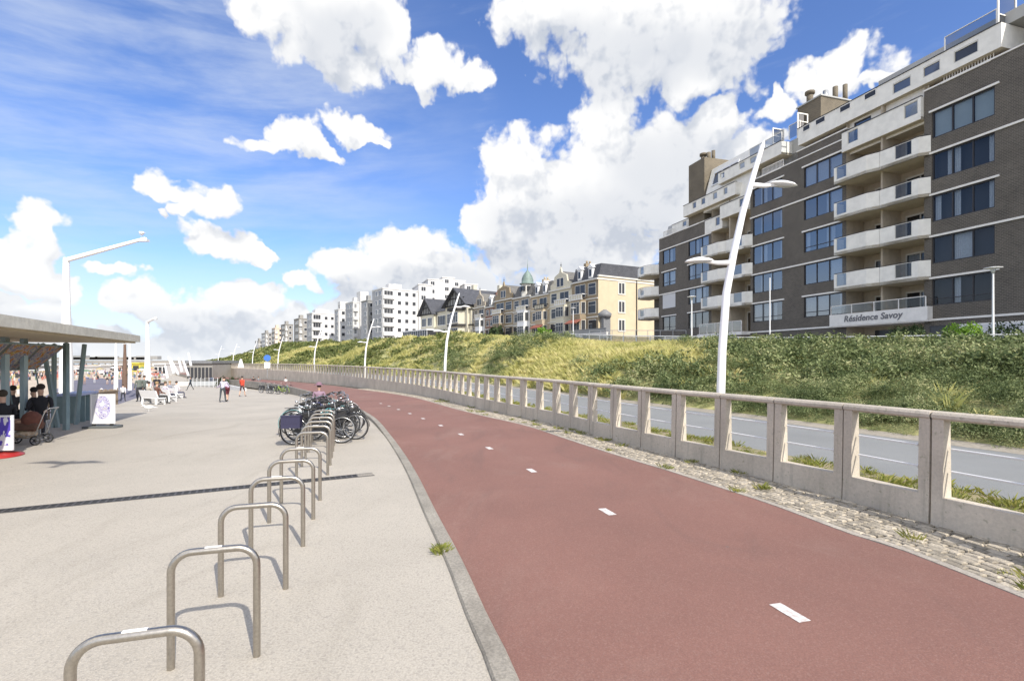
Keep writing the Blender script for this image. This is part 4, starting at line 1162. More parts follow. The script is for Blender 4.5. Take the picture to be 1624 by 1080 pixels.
# --- terrace of sea front houses; origin at the near corner
HO = Vector((14.5, 85.)); HU = Vector((-.507, .862)); HN = Vector((-.862, -.507))
def house(s0, w, base, eave, kind, wallm, label, bayk=True, name='town_house', dep=11.):
    o = thing(name, label, 'town house', (HO.x+HU.x*s0, HO.y+HU.y*s0, base), math.atan2(HU.y, HU.x), 'terrace of sea front houses')
    E = eave - base
    mp = lambda a, b_, t: (a, -t, b_)
    wl = MB(); wl.box(.01, w-.01, -dep, 0, -3, E); wl.build('wall', wallm, o)
    nf = 3; fh = E/nf
    cor = MB(); cor.box(-.02 if s0 else -.15, w, -dep, .35, E, E+.25); cor.box(.0, w, .001, .12, fh-.1, fh+.1); cor.box(.0, w, .001, .12, fh*2-.1, fh*2+.1); cor.build('cornice', M_ltfr, o)
    bw = w*.52; b0_ = w-bw-.5 if bayk == 'far' else .45
    if bayk:
        bd = 1.1
        bb = MB(); H2 = fh*2.0
        pl_ = [(b0_, .0), (b0_+.55, bd), (b0_+bw-.55, bd), (b0_+bw, .0)]
        bb.prism([(a, d+.001) for a, d in pl_][::-1], -2, H2, 0); bo = bb.build('bay', M_wtfr if kind in ('turret','white') else wallm, o)
        for k in range(2):
            z0, z1 = fh*k+.75, fh*(k+1)-.45
            fwin(bo, lambda a, b_, t: (a, bd-t+.02, b_), b0_+.75, b0_+bw-.75, z0, z1, M_ltfr, 3, .1, hb=.72)
            fwin(bo, lambda a, b_, t: (b0_+.55*a-t*.8, bd*a+t*.0+.03, b_), .25, .8, z0, z1, M_ltfr, 1, .06)
            if k == 0 and kind in ('balc', 'mansard'):
                aw = MB(); aw.extr([(bd, z1+.2), (bd+1.2, z1-.45), (bd+1.2, z1-.6), (bd, z1+.0)], lambda a, h, t: (t, a, h), b0_+.2, b0_+bw-.2); aw.build('awning', M_awn, o)
        bl = MB()                       # balcony on the bay with timbers
        for a in np.linspace(b0_+.2, b0_+bw-.2, 6): bl.box(a-.05, a+.05, bd-.1, bd, H2, H2+.95)
        bl.box(b0_, b0_+bw, bd-.12, bd+.04, H2+.9, H2+1.02); bl.box(b0_, b0_+bw, bd-.12, bd+.04, H2+.02, H2+.14)
        bl.box(b0_, b0_+.1, .01, bd, H2+.9, H2+1.02)
        bl.build('balcony_rail', M_timber if kind == 'balc' else M_wtfr, o)
        pn = MB(); pn.box(b0_+.05, b0_+bw-.05, bd-.09, bd-.04, H2+.14, H2+.9); pn.build('balcony_panel', M_crm2, o)
        fwin(o, mp, b0_+.5, b0_+bw-.5, fh*2+.5, E-.45, M_ltfr, 2, .1)
        x1 = .4+b0_+bw if bayk != 'far' else .5
        xa, xb = (x1+.1, w-.5) if bayk != 'far' else (.5, b0_-.35)
        if xb-xa > .7:
            for k in range(3): fwin(o, mp, xa+.1, xb-.1, fh*k+.7, fh*(k+1)-.5, M_ltfr, 1, .1, hb=.7)
    else:
        for k in range(3):
            for a in (w*.22, w*.66): fwin(o, mp, a-.1, a+1.0, fh*k+.8, fh*(k+1)-.5, M_ltfr, 1, .12, hb=.7)
    # roofs
    if kind in ('mansard', 'balc'):
        r = MB(); r.extr([(-.1, E+.25), (-.8, E+2.8), (-dep+.5, E+3.0), (-dep, E+.25)], lambda a, h, t: (t, a, h), .05, w-.05); rr = r.build('roof', M_slate if s0 < 1 else M_slate2, o)
        for a in ((w*.3, w*.72) if w > 6 else (w*.5,)):
            d = MB(); d.box(a-.55, a+.55, -1.6, -.15, E+.5, E+2.3); d.extr([(a-.75, E+2.3), (a+.75, E+2.3), (a, E+3.0)], lambda q, h, t: (q, t, h), -2.2, .0); dd = d.build('dormer', M_wtfr, rr)
            fwin(dd, lambda q, h, t: (q, -.15-t+.03, h), a-.35, a+.35, E+.8, E+2.0, M_wtfr, 1, .05)
        c = MB(); c.box(w-.75, w-.1, -4.2, -2.6, E+1, E+4.0); c.lathe([(.18, 0), (.2, .5)], 8, (w-.4, -3.1, E+4.)); c.lathe([(.18, 0), (.2, .5)], 8, (w-.4, -3.8, E+4.)); c.build('chimney', wallm, rr)
    if kind in ('gable', 'white'):
        r = MB(); r.extr([(.05, E+.25), (w*.5, E+3.6), (w-.05, E+.25)], lambda q, h, t: (q, t, h), -dep, -.3); rr = r.build('roof', M_slate2, o)
        gb = MB(); gb.extr([(.3, E+.25), (.3, E+1.3), (1.3, E+1.5), (1.6, E+2.7), (w*.5-.4, E+3.3), (w*.5, E+4.4), (w*.5+.4, E+3.3), (w-1.6, E+2.7), (w-1.3, E+1.5), (w-.3, E+1.3), (w-.3, E+.25)], lambda q, h, t: (q, t, h), -.29, .02); gg = gb.build('gable', wallm, o)
        fwin(gg, lambda q, h, t: (q, .03-t, h), w*.5-1.0, w*.5-.1, E+.7, E+2.2, M_ltfr, 1, .1); fwin(gg, lambda q, h, t: (q, .03-t, h), w*.5+.15, w*.5+1.05, E+.7, E+2.2, M_ltfr, 1, .1)
        f = MB(); f.tube([(w*.5, -.15, E+4.3), (w*.5, -.15, E+5.3)], [.12, .02], 6); f.ball((w*.5, -.15, E+4.75), .16, 8); f.build('finial', M_leadr, o)
    if kind == 'turret':
        r = MB(); r.extr([(-.1, E+.25), (-1.3, E+2.8), (-dep+.5, E+3.0), (-dep, E+.25)], lambda a, h, t: (t, a, h), .05, w-.05); rr = r.build('roof', M_slate2, o)
        cx, cy = w*.45, -1.2
        t_ = MB(); t_.lathe([(1.35, E), (1.35, E+2.9)], 8, (cx, cy, 0), smooth=False); tt_ = t_.build('turret', M_ltfr, o)
        k_ = MB()
        for q in range(8):
            a = 2*math.pi*(q+.5)/8; k_.box(cx+1.28*math.cos(a)-.3, cx+1.28*math.cos(a)+.3, cy+1.28*math.sin(a)-.3, cy+1.28*math.sin(a)+.3, E+1.4, E+2.4)
        k_.build('window', M_fglass, tt_)
        d = MB(); d.lathe([(1.75, E+2.9), (1.7, E+3.05), (1.3, E+3.2), (1.28, E+3.9), (1.0, E+4.7), (.5, E+5.4), (.12, E+5.9), (.05, E+7.2), (.01, E+8.2)], 10, (cx, cy, 0)); d.build('dome', M_copper, tt_)
    dr = MB(); xd = w-1.35 if bayk != 'far' else .45
    dr.box(xd, xd+1.0, .01, .06, .15, 2.5); dr.build('door', M_timber, o)
    return o
house(0., 7.2, 6.2, 15.6, 'mansard', M_ochre, 'near end house of the terrace with mansard roof and broad yellow side wall', bayk='far', dep=13.)
H0 = COL.objects['town_house']
# its lit side wall in yellow render
sw = MB(); sw.box(-.06, -.001, -15, .0, -3, 9.9); sw.build('side_wall', M_yell, H0)
sr = MB(); sr.box(-.25, .1, -15.2, .1, 9.9, 10.15); sr.build('cornice', M_ltfr, H0)
sth = lambda a, b_, t: (-.06+t, -a, b_)
for a in (4.6,):
    for k in range(3): fwin(H0, sth, a, a+1.25, 3.2*k+.9, 3.2*k+2.7, M_ltfr, 2, .22)
fwin(H0, sth, 11.5, 12.2, 7., 8.2, M_ltfr, 1, .1)
dp = MB(); dp.tube([(-.16, -8.7, -1), (-.16, -8.7, 10.)], .09, 6); dp.build('drainpipe', M_timber, H0)
rr_ = MB(); rr_.extr([(0, 10.15), (0.5, 12.4), (7, 12.4), (7, 10.15)], lambda a, h, t: (a, t, h), -15., -13.); rr_.build('rear_roof', M_slate, H0)
po = MB(); po.lathe([(1.1, 3.0), (1.2, 3.6), (.3, 4.3)], 10, (-.4, -1.1, 0)); po.box(-.95, .0, -1.9, -.4, -1., 3.0); po.build('porch', M_leadr, H0)
house(7.25, 7.0, 6.3, 15.0, 'gable', M_crm2, 'cream house with a stepped gable and timbered balcony, beside the yellow side wall', bayk=True)
house(14.3, 6.6, 6.4, 14.6, 'balc', M_tanr, 'narrow tan house with an awning and dormer between two stepped gables', bayk=True)
house(20.95, 7.2, 6.5, 15.0, 'turret', M_greyb, 'pale brick house carrying the green copper dome and spire', bayk=True)
house(28.2, 8.4, 6.6, 15.2, 'gable', M_ochre, 'ochre brick house with a stepped gable next to the green dome', bayk='far')
house(36.65, 4.4, 6.7, 14.2, 'mansard', M_redb, 'small red brick house with a mansard in the far half of the terrace', bayk=False)
house(41.1, 6.4, 6.7, 14.6, 'white', M_greyb, 'farthest terrace house with a stepped gable next to the half timbered villa', bayk=True)
# garden walls in front of the terrace
def lowwall(px0, px1, Y0, Y1, z0, h, m, label, nm='garden_wall', cat='wall'):
    p0, p1 = Vector(((px0-812)/800*Y0, Y0)), Vector(((px1-812)/800*Y1, Y1)); t = (p1-p0).normalized(); n_ = Vector((t.y, -t.x))*.12
    q = MB(); q.prism([tuple(p0-n_), tuple(p1-n_), tuple(p1+n_), tuple(p0+n_)], z0-1.5, z0+h); q.prism([tuple(p0-n_*1.4), tuple(p1-n_*1.4), tuple(p1+n_*1.4), tuple(p0+n_*1.4)], z0+h, z0+h+.1, 0)
    return q.build(nm, m, label=label, cat=cat)
lowwall(963, 884, 64, 75, 4.6, .9, M_white, 'low white wall on the dune crest in front of the terrace of houses')
lowwall(960, 840, 78, 96, 5.6, 1.3, M_grst, 'grey garden wall at the foot of the terrace houses')
lowwall(745, 690, 112, 122, 6.0, 1.1, M_white, 'long pale wall along the crest below the half timbered villa')

# --- half timbered villa
VO = Vector((-11.2, 126.)); VU = Vector((-.6, .8))
vil = thing('villa', 'large half timbered villa with steep slate gables and cream walls', 'villa', (VO.x, VO.y, 6.8), math.atan2(.8, -.6))
mp = lambda a, b_, t: (a, -t, b_)
q = MB(); q.box(0, 11, -16, 0, -3, 9.0); q.box(11, 17.5, -14, -.8, -3, 8.6); q.box(17.5, 25.5, -15, 0, -3, 7.8); q.build('wall', M_crm2, vil)
def gab(a0, a1, e, r_, d0, nm='gable_roof'):
    mid_ = (a0+a1)/2; th = .35
    q = MB(); q.extr([(a0-.7, e-.6), (mid_, r_), (a1+.7, e-.6), (a1+.3, e-.75), (mid_, r_-.45), (a0-.3, e-.75)], lambda a, h, t: (a, t, h), -17, .9); o = q.build('roof', M_slate, vil)
    g_ = MB(); g_.extr([(a0, e-.5), (mid_, r_-.5), (a1, e-.5)], lambda a, h, t: (a, t, h), -16.5, .05); g_.build('gable_wall', M_grst, o)
    t_ = MB()
    for s_, x0, x1 in ((1, a0-.75, mid_), (-1, a1+.75, mid_)):
        t_.extr([(x0, e-.75), (x1, r_-.1), (x1, r_-.6), (x0+s_*.45, e-.75)], lambda a, h, t: (a, t, h), .92, 1.02)
    t_.box(a0, a1, .06, .18, e-.5, e-.2); t_.box(a0+1.3, a1-1.3, .06, .18, e+1.3, e+1.55)
    for k in range(1, 8):
        x_ = a0+(a1-a0)*k/8; hh = e-.2 + (r_-e)*(1-abs(x_-mid_)/(mid_-a0))*.9
        t_.box(x_-.09, x_+.09, .06, .16, e-.2, hh)
    t_.build('timber_framing', M_timber, o)
    return o
gab(0, 11, 9.6, 13.8, 0); gab(17.5, 25.5, 8.4, 12.6, 0)
q = MB(); q.extr([(-.4, 8.4), (-5, 12.6), (-13, 12.6), (-14, 8.4)], lambda a, h, t: (t, a, h), 10.2, 18.4); q.build('roof', M_slate, vil)
# two storey bay and windows on the sea side
q = MB(); q.prism([(1.2, .01), (2., 1.4), (6.2, 1.4), (7., .01)][::-1], -3, 7.6); q.build('bay', M_crm2, vil)
q = MB(); q.prism([(.6, .02), (1.6, 2.), (6.6, 2.), (7.6, .02)][::-1], 7.7, 8.5); q.prism([(.6, .02), (1.6, 2.), (6.6, 2.), (7.6, .02)][::-1], 3.7, 4.2); q.build('bay_roof', M_timber, vil)
for z0, z1 in ((.9, 3.2), (4.7, 7.2)):
    fwin(vil, lambda a, b_, t: (a, 1.42-t, b_), 2.3, 5.9, z0, z1, M_wtfr, 4, .1, hb=.7)
    fwin(vil, mp, 8.3, 9.9, z0, z1, M_wtfr, 2, .1, hb=.7); fwin(vil, lambda a, b_, t: (a, -.8-t, b_), 11.8, 16.6, z0, z1, M_wtfr, 4, .1); fwin(vil, mp, 18.6, 21., z0, z1-.3, M_wtfr, 3, .1); fwin(vil, mp, 22.2, 24.6, z0, z1-.3, M_wtfr, 3, .1)
sth = lambda a, b_, t: (t, -a, b_)
q = MB(); q.box(-.9, -.001, -3.4, -.6, -3, 7.7); q.build('side_bay', M_crm2, vil)
for z0, z1 in ((.9, 3.2), (4.7, 7.2)):
    fwin(vil, lambda a, b_, t: (-.9+t, -a, b_), 1.2, 2.7, z0, z1, M_wtfr, 2, .16); fwin(vil, sth, 4.6, 5.3, z0, z1, M_wtfr, 1, .16)
q = MB(); q.box(-1.1, .0, -3.7, -.3, 7.7, 8.0); q.box(-1.1, .0, -3.7, -.3, 3.8, 4.1); q.box(-.35, -.002, -16, 0.3, 8.6, 8.95); q.build('side_cornice', M_timber, vil)
q = MB(); q.box(9.3, 10.5, -9, -7.8, 9, 15.6); q.box(1.5, 2.6, -12, -11, 9, 15.); q.build('chimney', M_crm2, vil)
q = MB(); q.box(12, 27, .1, 5.0, -3, .4); q.box(11.8, 27.2, 0.05, 5.2, 3.0, 3.3)
for k in range(12): q.box(12+k*1.34, 12.12+k*1.34, 4.86, 4.98, .4, 3.0)
vr = q.build('veranda', M_wtfr, vil)
q = MB(); q.quad((12, 4.9, .4), (26.8, 4.9, .4), (26.8, 4.9, 3.), (12, 4.9, 3.)); q.quad((12, .1, .4), (12, 4.9, .4), (12, 4.9, 3.), (12, .1, 3.)); q.build('pane', M_fglass, vr)

# --- white and grey blocks of flats further off
def block(px, Y, base, top, w, L, ws, wl, label, nfl, cols, logg=True, lm=None, tower=None, dark=False, pent=None):
    """corner at pixel column px; w = width of the lit side wall, L = length of the sea side"""
    X = (px-812)/800*Y
    o = thing('block_of_flats', label, 'flats', (X, Y, base), math.atan2(.8, -.6), 'blocks of flats beyond the villa')
    H = top-base
    wb_ = MB(); wb_.box(0, L, -w, 0, -4, H); wb_.build('wall', ws, o)
    sf = MB(); sf.box(.5, L, .001, .05, -4, H-.3); sf.build('sea_wall', wl, o)
    rt = MB(); rt.box(-.15, L+.15, -w-.15, .15, H, H+.4); rt.box(L*.3, L*.6, -w*.6, -w*.25, H+.4, H+2.2); rt.build('roof_edge', ws, o)
    fh = H/nfl
    so = lambda a, b_, t: (t, -a, b_)
    a0 = 0.3
    if logg:
        lw = w*.3
        for k in range(nfl):
            f = MB(); f.box(-.55, -.002, -lw, -.2, fh*k-.05, fh*k+.95); f.box(-.6, -.002, -lw-.1, -.1, fh*k-.2, fh*k-.06); lo_ = f.build('balcony', M_white, o)
            fwin(lo_, so, .5, lw-.4, fh*k+1.05, fh*(k+1)-.5, M_wtfr, 3, .1)
        a0 = lw+.6
    for c in range(cols):
        cw = (w-a0-.5)/cols; a = a0 + cw*(c+.5)
        for k in range(nfl): fwin(o, so, a-.6, a+.6, fh*k+1.1, fh*k+2.35, M_wtfr, 1, .1, hb=None)
    nl = max(1, int(L/3.2))
    for c in range(nl):
        for k in range(nfl): fwin(o, lambda a, b_, t: (a, .06-t, b_), 1.2+c*3.1, 2.9+c*3.1, fh*k+1.0, fh*k+2.4, M_wtfr, 2, .1)
    if tower:
        t_ = MB(); t_.box(tower[0], tower[1], -tower[3], -tower[2], -4, H+tower[4]); t_.build('stair_tower', ws, o)
    if pent:
        t_ = MB(); t_.box(pent[0], pent[1], -pent[3], -pent[2], H+.4, H+pent[4]); t_.build('rooftop_storey', ws, o)
    return o
M_gsea = mat('sea_side_shade', (.42,.42,.43), .8, var=.1, vs=.3)  # sea sides of the white blocks: their shade is put into this grey
block(607, 165, 7.2, 25.2, 13, 9, M_white, M_gsea, 'tallest white block of flats, just left of the half timbered villa', 6, 3, pent=(3, 8, 5, 8, 2.4))
block(583, 176, 7.2, 22.5, 3.2, 6, M_grst, M_gsea, 'recessed grey wing between two white blocks of flats', 5, 1, False)
block(560, 190, 7.6, 23.6, 5.6, 8.5, M_white, M_gsea, 'narrow white block of flats with a tall blank stair tower', 5, 0, True, tower=(-1.0, 3, 2.4, 5.6, 4.2))
block(537, 203, 7.6, 22.0, 4, 5, M_white, M_gsea, 'small set back white block behind the two wider ones', 5, 1, False, tower=(1, 4, 1.0, 4, 3.6))
block(495, 215, 7.8, 21.7, 13, 8, M_white, M_gsea, 'wide white block of flats with four rows of square windows', 4, 3, pent=(2, 7, 2, 6, 2.))
M_gry2 = mat('weathered_grey_brown', (.30,.285,.26), .85, var=.2, vs=.3)
block(474, 243, 8.2, 21.6, 4.6, 9, M_gry2, M_gry2, 'dark grey brown block with open galleries left of the white flats', 4, 1)
block(452, 268, 8.6, 20.5, 4, 9, M_gry2, M_gry2, 'slim grey block with dark balconies in the distant row', 4, 1, True)
block(436, 292, 8.8, 20.0, 4.5, 8, mat('peach_render', (.62,.47,.36), .85), M_gry2, 'peach and white apartment block in the distant row', 4, 1)
block(421, 318, 8.0, 18.5, 4, 12, M_gry2, M_gsea, 'second smallest grey block near the end of the row', 4, 1)
block(410, 345, 7.0, 14.5, 3.4, 12, M_gry2, M_gsea, 'last and smallest block at the far end of the row', 3, 1, False)
# taller white flats behind the villa
def tall(px0, px1, Y, z0, z1, m, label, bal=False):
    x0, x1 = (px0-812)/800*Y, (px1-812)/800*Y; w = (x1-x0)/.93
    o = thing('block_of_flats', label, 'flats', (x0, Y, z0), math.atan2(.8, -.6)+R(-90-16), 'tall white flats behind the villa')
    H = z1-z0
    q = MB(); q.box(0, w, 0, 12, -2, H); q.box(-.2, w+.2, -.2, 12.2, H, H+.4); q.build('wall', m, o)
    mp_ = lambda a, b_, t: (a, t, b_)
    nf = max(1, int(H/3))
    for k in range(nf):
        n_ = max(1, int(w/3.2))
        for c in range(n_): fwin(o, mp_, .9+c*3.1, 2.4+c*3.1, 3*k+1.+(H-3*nf), 3*k+2.4+(H-3*nf), M_wtfr, 2, .1)
    return o
tall(664, 684, 172, 7, 27.5, M_white, 'white flats with stacked windows directly left of the small timbered gable')
tall(679, 702, 186, 9, 31.5, M_white, 'white rooftop block with a dark window strip left of the villa ridge')
tall(702, 720, 196, 9, 33.8, M_white, 'highest white block rising over the villa ridge')
tall(718, 737, 205, 9, 34.0, M_white, 'plain white tower right of the highest block above the villa')
tall(737, 757, 200, 9, 31.8, M_white, 'broad white block above the slate roof of the villa')
tall(755, 770, 208, 9, 30.6, M_white, 'low white rooftop at the right end of the group behind the villa')
# ================================================================== street things
M_lampw = mat('white_lamp_paint', (.80,.80,.80), .3)
M_lampg = mat('lamp_lens', (.55,.56,.55), .25)
M_teal = mat('teal_grey_steel', (.20,.28,.29), .5, var=.15, vs=4)
M_ss = mat('brushed_stainless', (.46,.425,.37), .34, .95, var=.18, vs=60)
M_black = mat('black_rubber', (.018,.018,.018), .7)
M_chrome = mat('bright_metal', (.55,.55,.55), .25, .9)

def fencepoint(s, off): p, t, n_ = fpos(s); return p + n_*off, t, n_
# leaning white lamps behind the balustrade
def lean_lamp():
    o = thing('street_lamp', 'nearest and tallest leaning white lamp post with two arms in front of the brick flats', 'street lamp', group='leaning white lamps along the road')
    P_ = [(0,0,-.15),(.0,0,.8),(.045,0,2.2),(.13,0,3.35),(.28,0,4.15),(.46,0,4.95),(.66,0,5.65),(.86,0,6.3),(.90,0,6.42)]
    q = MB(); q.tube(P_, [.084,.084,.080,.075,.070,.063,.054,.044,.014], 14); q.build('pole', M_lampw, o)
    for s_, zz, xx in ((1, 5.52, .62), (-1, 3.95, .24)):
        q = MB(); pts = [(xx, 0, zz), (xx+s_*.30, 0, zz-.01), (xx+s_*.5, 0, zz+.015), (xx+s_*.56, 0, zz+.02)]
        q.tube(pts, [.055,.045,.035,.03], 8); a_ = q.build('arm', M_lampw, o)
        q = MB(); n_ = 12
        L = .52; x0 = xx + s_*.42
        for k in range(n_): pass
        q.lathe([(.02,-.03),(.19,-.012),(.235,.0),(.20,.035),(.10,.07),(.02,.085)], 18, (0,0,0), sx=1.25, sy=.62)
        hd = q.build('lamp_head', M_lampw, a_); hd.location = (x0+s_*.24, 0, zz+.02); hd.rotation_euler = (0, R(4)*s_, 0)
        q = MB(); q.lathe([(.02,-.045),(.17,-.03),(.18,-.015)], 16, (0,0,0), sx=1.2, sy=.6); gl_ = q.build('lens', M_lampg, a_); gl_.location = hd.location; gl_.rotation_euler = hd.rotation_euler
    q = MB(); q.lathe([(.19,-.2),(.19,.02),(.125,.06)], 14); q.build('foot', M_lampw, o)
    return o
ll = lean_lamp()
base = Vector((4.36, 10.55)); i0 = int(np.argmin(np.linalg.norm(FP - np.array(base), axis=1))); sL = FS[i0]
LAB = [None, 'leaning white lamp whose top crosses the half timbered villa', 'leaning white lamp in front of the tallest white block, third from the right',
       'leaning white lamp below the wide white block with square windows', 'leaning white lamp in front of the peach and grey distant blocks',
       'small leaning lamp where the distant row of buildings ends', 'tiny leaning lamp standing against the low far end of the dune', 'farthest leaning lamp, barely taller than the dune end']
for k in range(8):
    p, t, n_ = fencepoint(sL + k*21.6, .55)
    rz_ = math.atan2(n_[1], n_[0]) - R(22) + R(6)*min(k, 2)
    if k == 0: ll.location = (p[0], p[1], 0); ll.rotation_euler = (0, 0, R(4)); ll.scale = (1.07, 1, 1.045)
    else: dup(ll, (p[0], p[1], lerp(ZROAD, p[1])), R(4)+R(6)*k*.5, LAB[k]).scale = (1, 1, .955)
# lamps and poles of the upper street
def disc_lamp(px, ytop, Y, label, r=.36):
    X = (px-812)/800*Y; zt = EYE + (570-ytop)/800*Y; zb = crest_z(X, Y) - .1
    o = thing('park_lamp', label, 'street lamp', (X, Y, zb), group='disc topped lamps on the upper street'); H = zt-zb
    q = MB(); q.tube([(0,0,-.3),(0,0,1.),(0,0,H-.3)], [.075,.06,.045], 10); q.build('pole', M_lampw, o)
    q = MB(); q.lathe([(.05,H-.34),(.09,H-.24),(.12,H-.12),(.10,H-.1)], 12); q.build('lamp_glass', M_lampg, o)
    q = MB(); q.lathe([(.08,H-.11),(r,H-.06),(r*1.02,H-.03),(.12,H+.02),(.02,H+.03)], 20); q.build('lamp_shade', M_lampw, o)
disc_lamp(1575, 424, 27.5, 'white disc topped lamp at the right end of the upper railing, under the brick flats', .40)
disc_lamp(1097, 470, 43, 'white mushroom lamp left of the big leaning lamp')
disc_lamp(909, 488, 64, 'white lamp in front of the terrace of houses')
def plain_pole(px, ytop, Y, label, r=.05):
    X = (px-812)/800*Y; zt = EYE + (570-ytop)/800*Y; zb = crest_z(X, Y) - .3
    q = MB(); q.tube([(0,0,0),(0,0,zt-zb)], [r, r*.8], 8); q.ball((0,0,zt-zb), r*1.1, 8); o = q.build('flag_pole', M_lampw, label=label, cat='pole', group='thin poles on the upper street'); o.location = (X, Y, zb)
plain_pole(1221, 442, 40, 'thin white pole standing before the middle of the brick flats', .055)
# upper railing
ur = thing('crest_railing', 'long white post and rail fence along the crest below the brick flats', 'railing')
RL = [(36.,12.5),(30.2,20.5),(25.8,25.4),(22.6,30.5),(19.4,36),(15.4,42.3),(12,48),(8.6,54),(6.2,58.5)]
RP, RS_ = dense(RL, .1)
zr_ = np.interp(RP[:, 1], [12.5,20.5,25.4,36,48,58.5], [2.12,2.18,2.24,2.53,3.20,3.95])
ang = lambda i: math.atan2(*(RP[min(i+1, len(RP)-1)]-RP[max(i-1,0)])[::-1])
pm = MB(); pm.box(-.045,.045,-.03,.03,-.3,1.08); pm = pm.mesh('post', M_lampw)
step = 18; nps = 0
for i in range(0, len(RP), step):
    o = bpy.data.objects.new('post', pm); COL.objects.link(o); o.parent = ur; o.location = (*RP[i], zr_[i]); o.rotation_euler = (0,0,ang(i))
q = MB(); q.tube([(RP[i][0], RP[i][1], zr_[i]+1.12) for i in range(0, len(RP), step)], .035, 6); q.build('top_rail', M_lampw, ur)
q = MB()
for i in range(0, len(RP)-step, step):
    a, c = RP[i], RP[i+step]; q.quad((*a, zr_[i]+.12), (*c, zr_[i+step]+.12), (*c, zr_[i+step]+1.05), (*a, zr_[i]+1.05))
q.build('glass_panels', M_glass, ur)
# steel railing on the far terrace
ter = thing('terrace_railing', 'short grey railing in front of the far round balconies of the brick flats', 'railing')
q = MB()
A_, B_ = Vector(((935-812)/800*60, 60, 4.4)), Vector(((1088-812)/800*55, 55, 4.1))
for k in range(9):
    p_ = A_.lerp(B_, k/8); q.tube([p_, p_+Vector((0,0,1.15))], .035, 5)
for h in (.55, 1.15): q.tube([A_+Vector((0,0,h)), B_+Vector((0,0,h))], .03, 5)
q.build('rails', M_steel, ter)

# bushes in front of the flats
def bush(px, py, Y, rx, rz_, m, label, n=900, size=.075, nm='bush'):
    p_ = PY(px, py, Y); pr = leaf_proto(n, size, .9, .55, .55, int(px))
    q = pr*np.array([rx, rx, rz_/ .9]) + np.array([p_.x, p_.y, p_.z])
    o = leafobj(nm, q, m); tag(o, label, 'bush', 'bushes in front of the brick flats')
M_bright = leaf_mat('bright_hedge', [(0.,(.05,.12,.012)),(.5,(.16,.30,.03)),(1.,(.30,.42,.06))], ns=1.)
M_darkb = leaf_mat('dark_hedge', [(0.,(.02,.035,.015)),(.6,(.05,.08,.03)),(1.,(.10,.13,.05))], ns=1.)
bush(1528, 546, 27.5, 1.02, 1.15, M_bright, 'bright green rounded bush beside the white lamp, right of the sign balcony', 2600, .07)
bush(1440, 545, 31, 1.15, 1.15, M_darkb, 'dark green bush under the right half of the sign balcony', 1800)
bush(1592, 548, 28, 1.0, 1.3, M_darkb, 'dark shrub at the far right beyond the white disc lamp', 1500)
bush(1085, 548, 49, 1.8, 1.0, M_darkb, 'dark bush at the foot of the white mushroom lamp', 900, .1)
bush(1210, 550, 42, 1.9, 1.0, M_shrub, 'grey green bush behind the railing near the thin white pole', 1200, .1)
bush(862, 538, 90, 1.6, 2.0, M_bright, 'yellow green bush in front of the terrace of houses', 500, .16)
bush(787, 538, 112, 1.8, 3.0, M_darkb, 'dark bush between the villa and the terrace of houses', 500, .2)

# ------------------------------------------------------------------ tubular bicycle stands
rack_m = MB(); hw, hh, rr = .265, .78, .13
pts = [(-hw, 0, -.05), (-hw, 0, hh-rr)]
for k in range(1, 8): a = R(180 - 90*k/8); pts.append((-hw+rr+rr*math.cos(a), 0, hh-rr+rr*math.sin(a)))
pts += [(-hw+rr, 0, hh), (0, 0, hh), (hw-rr, 0, hh)]
for k in range(1, 8): a = R(90 - 90*k/8); pts.append((hw-rr+rr*math.cos(a), 0, hh-rr+rr*math.sin(a)))
pts += [(hw, 0, hh-rr), (hw, 0, -.05)]
rack_m.tube(pts, .0245, 14)
rack_me = rack_m.mesh('bicycle_stand', M_ss)
st = MB(); st.box(-.06,.045,-.011,.011,hh+.018,hh+.0258); st_me = st.mesh('top_strip', mat('white_strip', (.78,.78,.78), .5))  # small flat white strip along the top of some hoops
RACK = [2.42,3.50,4.55,5.60,6.56,7.45,9.1,9.95,10.7,11.45,12.2,12.95]
RL_ = ['nearest steel bicycle stand, cut off by the bottom edge', 'second steel bicycle stand, the nearest whose feet can be seen', 'third steel bicycle stand from the viewer',
       'fourth steel bicycle stand, just in front of the drain channel', 'fifth steel bicycle stand, its near leg beside the drain channel', 'sixth steel bicycle stand, last before the wider gap and beyond the drain channel',
       'first empty steel bicycle stand after the gap, before the parked bicycles', 'second steel stand after the gap, close to the crate bicycle', 'third steel stand after the gap, at the front of the parked bicycles']
for k, Y in enumerate(RACK):
    X = -1.80 - .238*(Y-2.42) - .0048*(Y-2.42)**2
    o = thing('bicycle_stand', RL_[k] if k < 9 else 'steel bicycle stand hidden among the parked bicycles', 'bicycle stand', (X, Y, zprom(Y)), math.atan2(.28, .96)+ (0 if k < 6 else R(-3)), 'steel bicycle stands along the promenade')
    b_ = bpy.data.objects.new('hoop', rack_me); COL.objects.link(b_); b_.parent = o
    if k in (0, 1, 3, 5, 7): b_ = bpy.data.objects.new('top_strip', st_me); COL.objects.link(b_); b_.parent = o

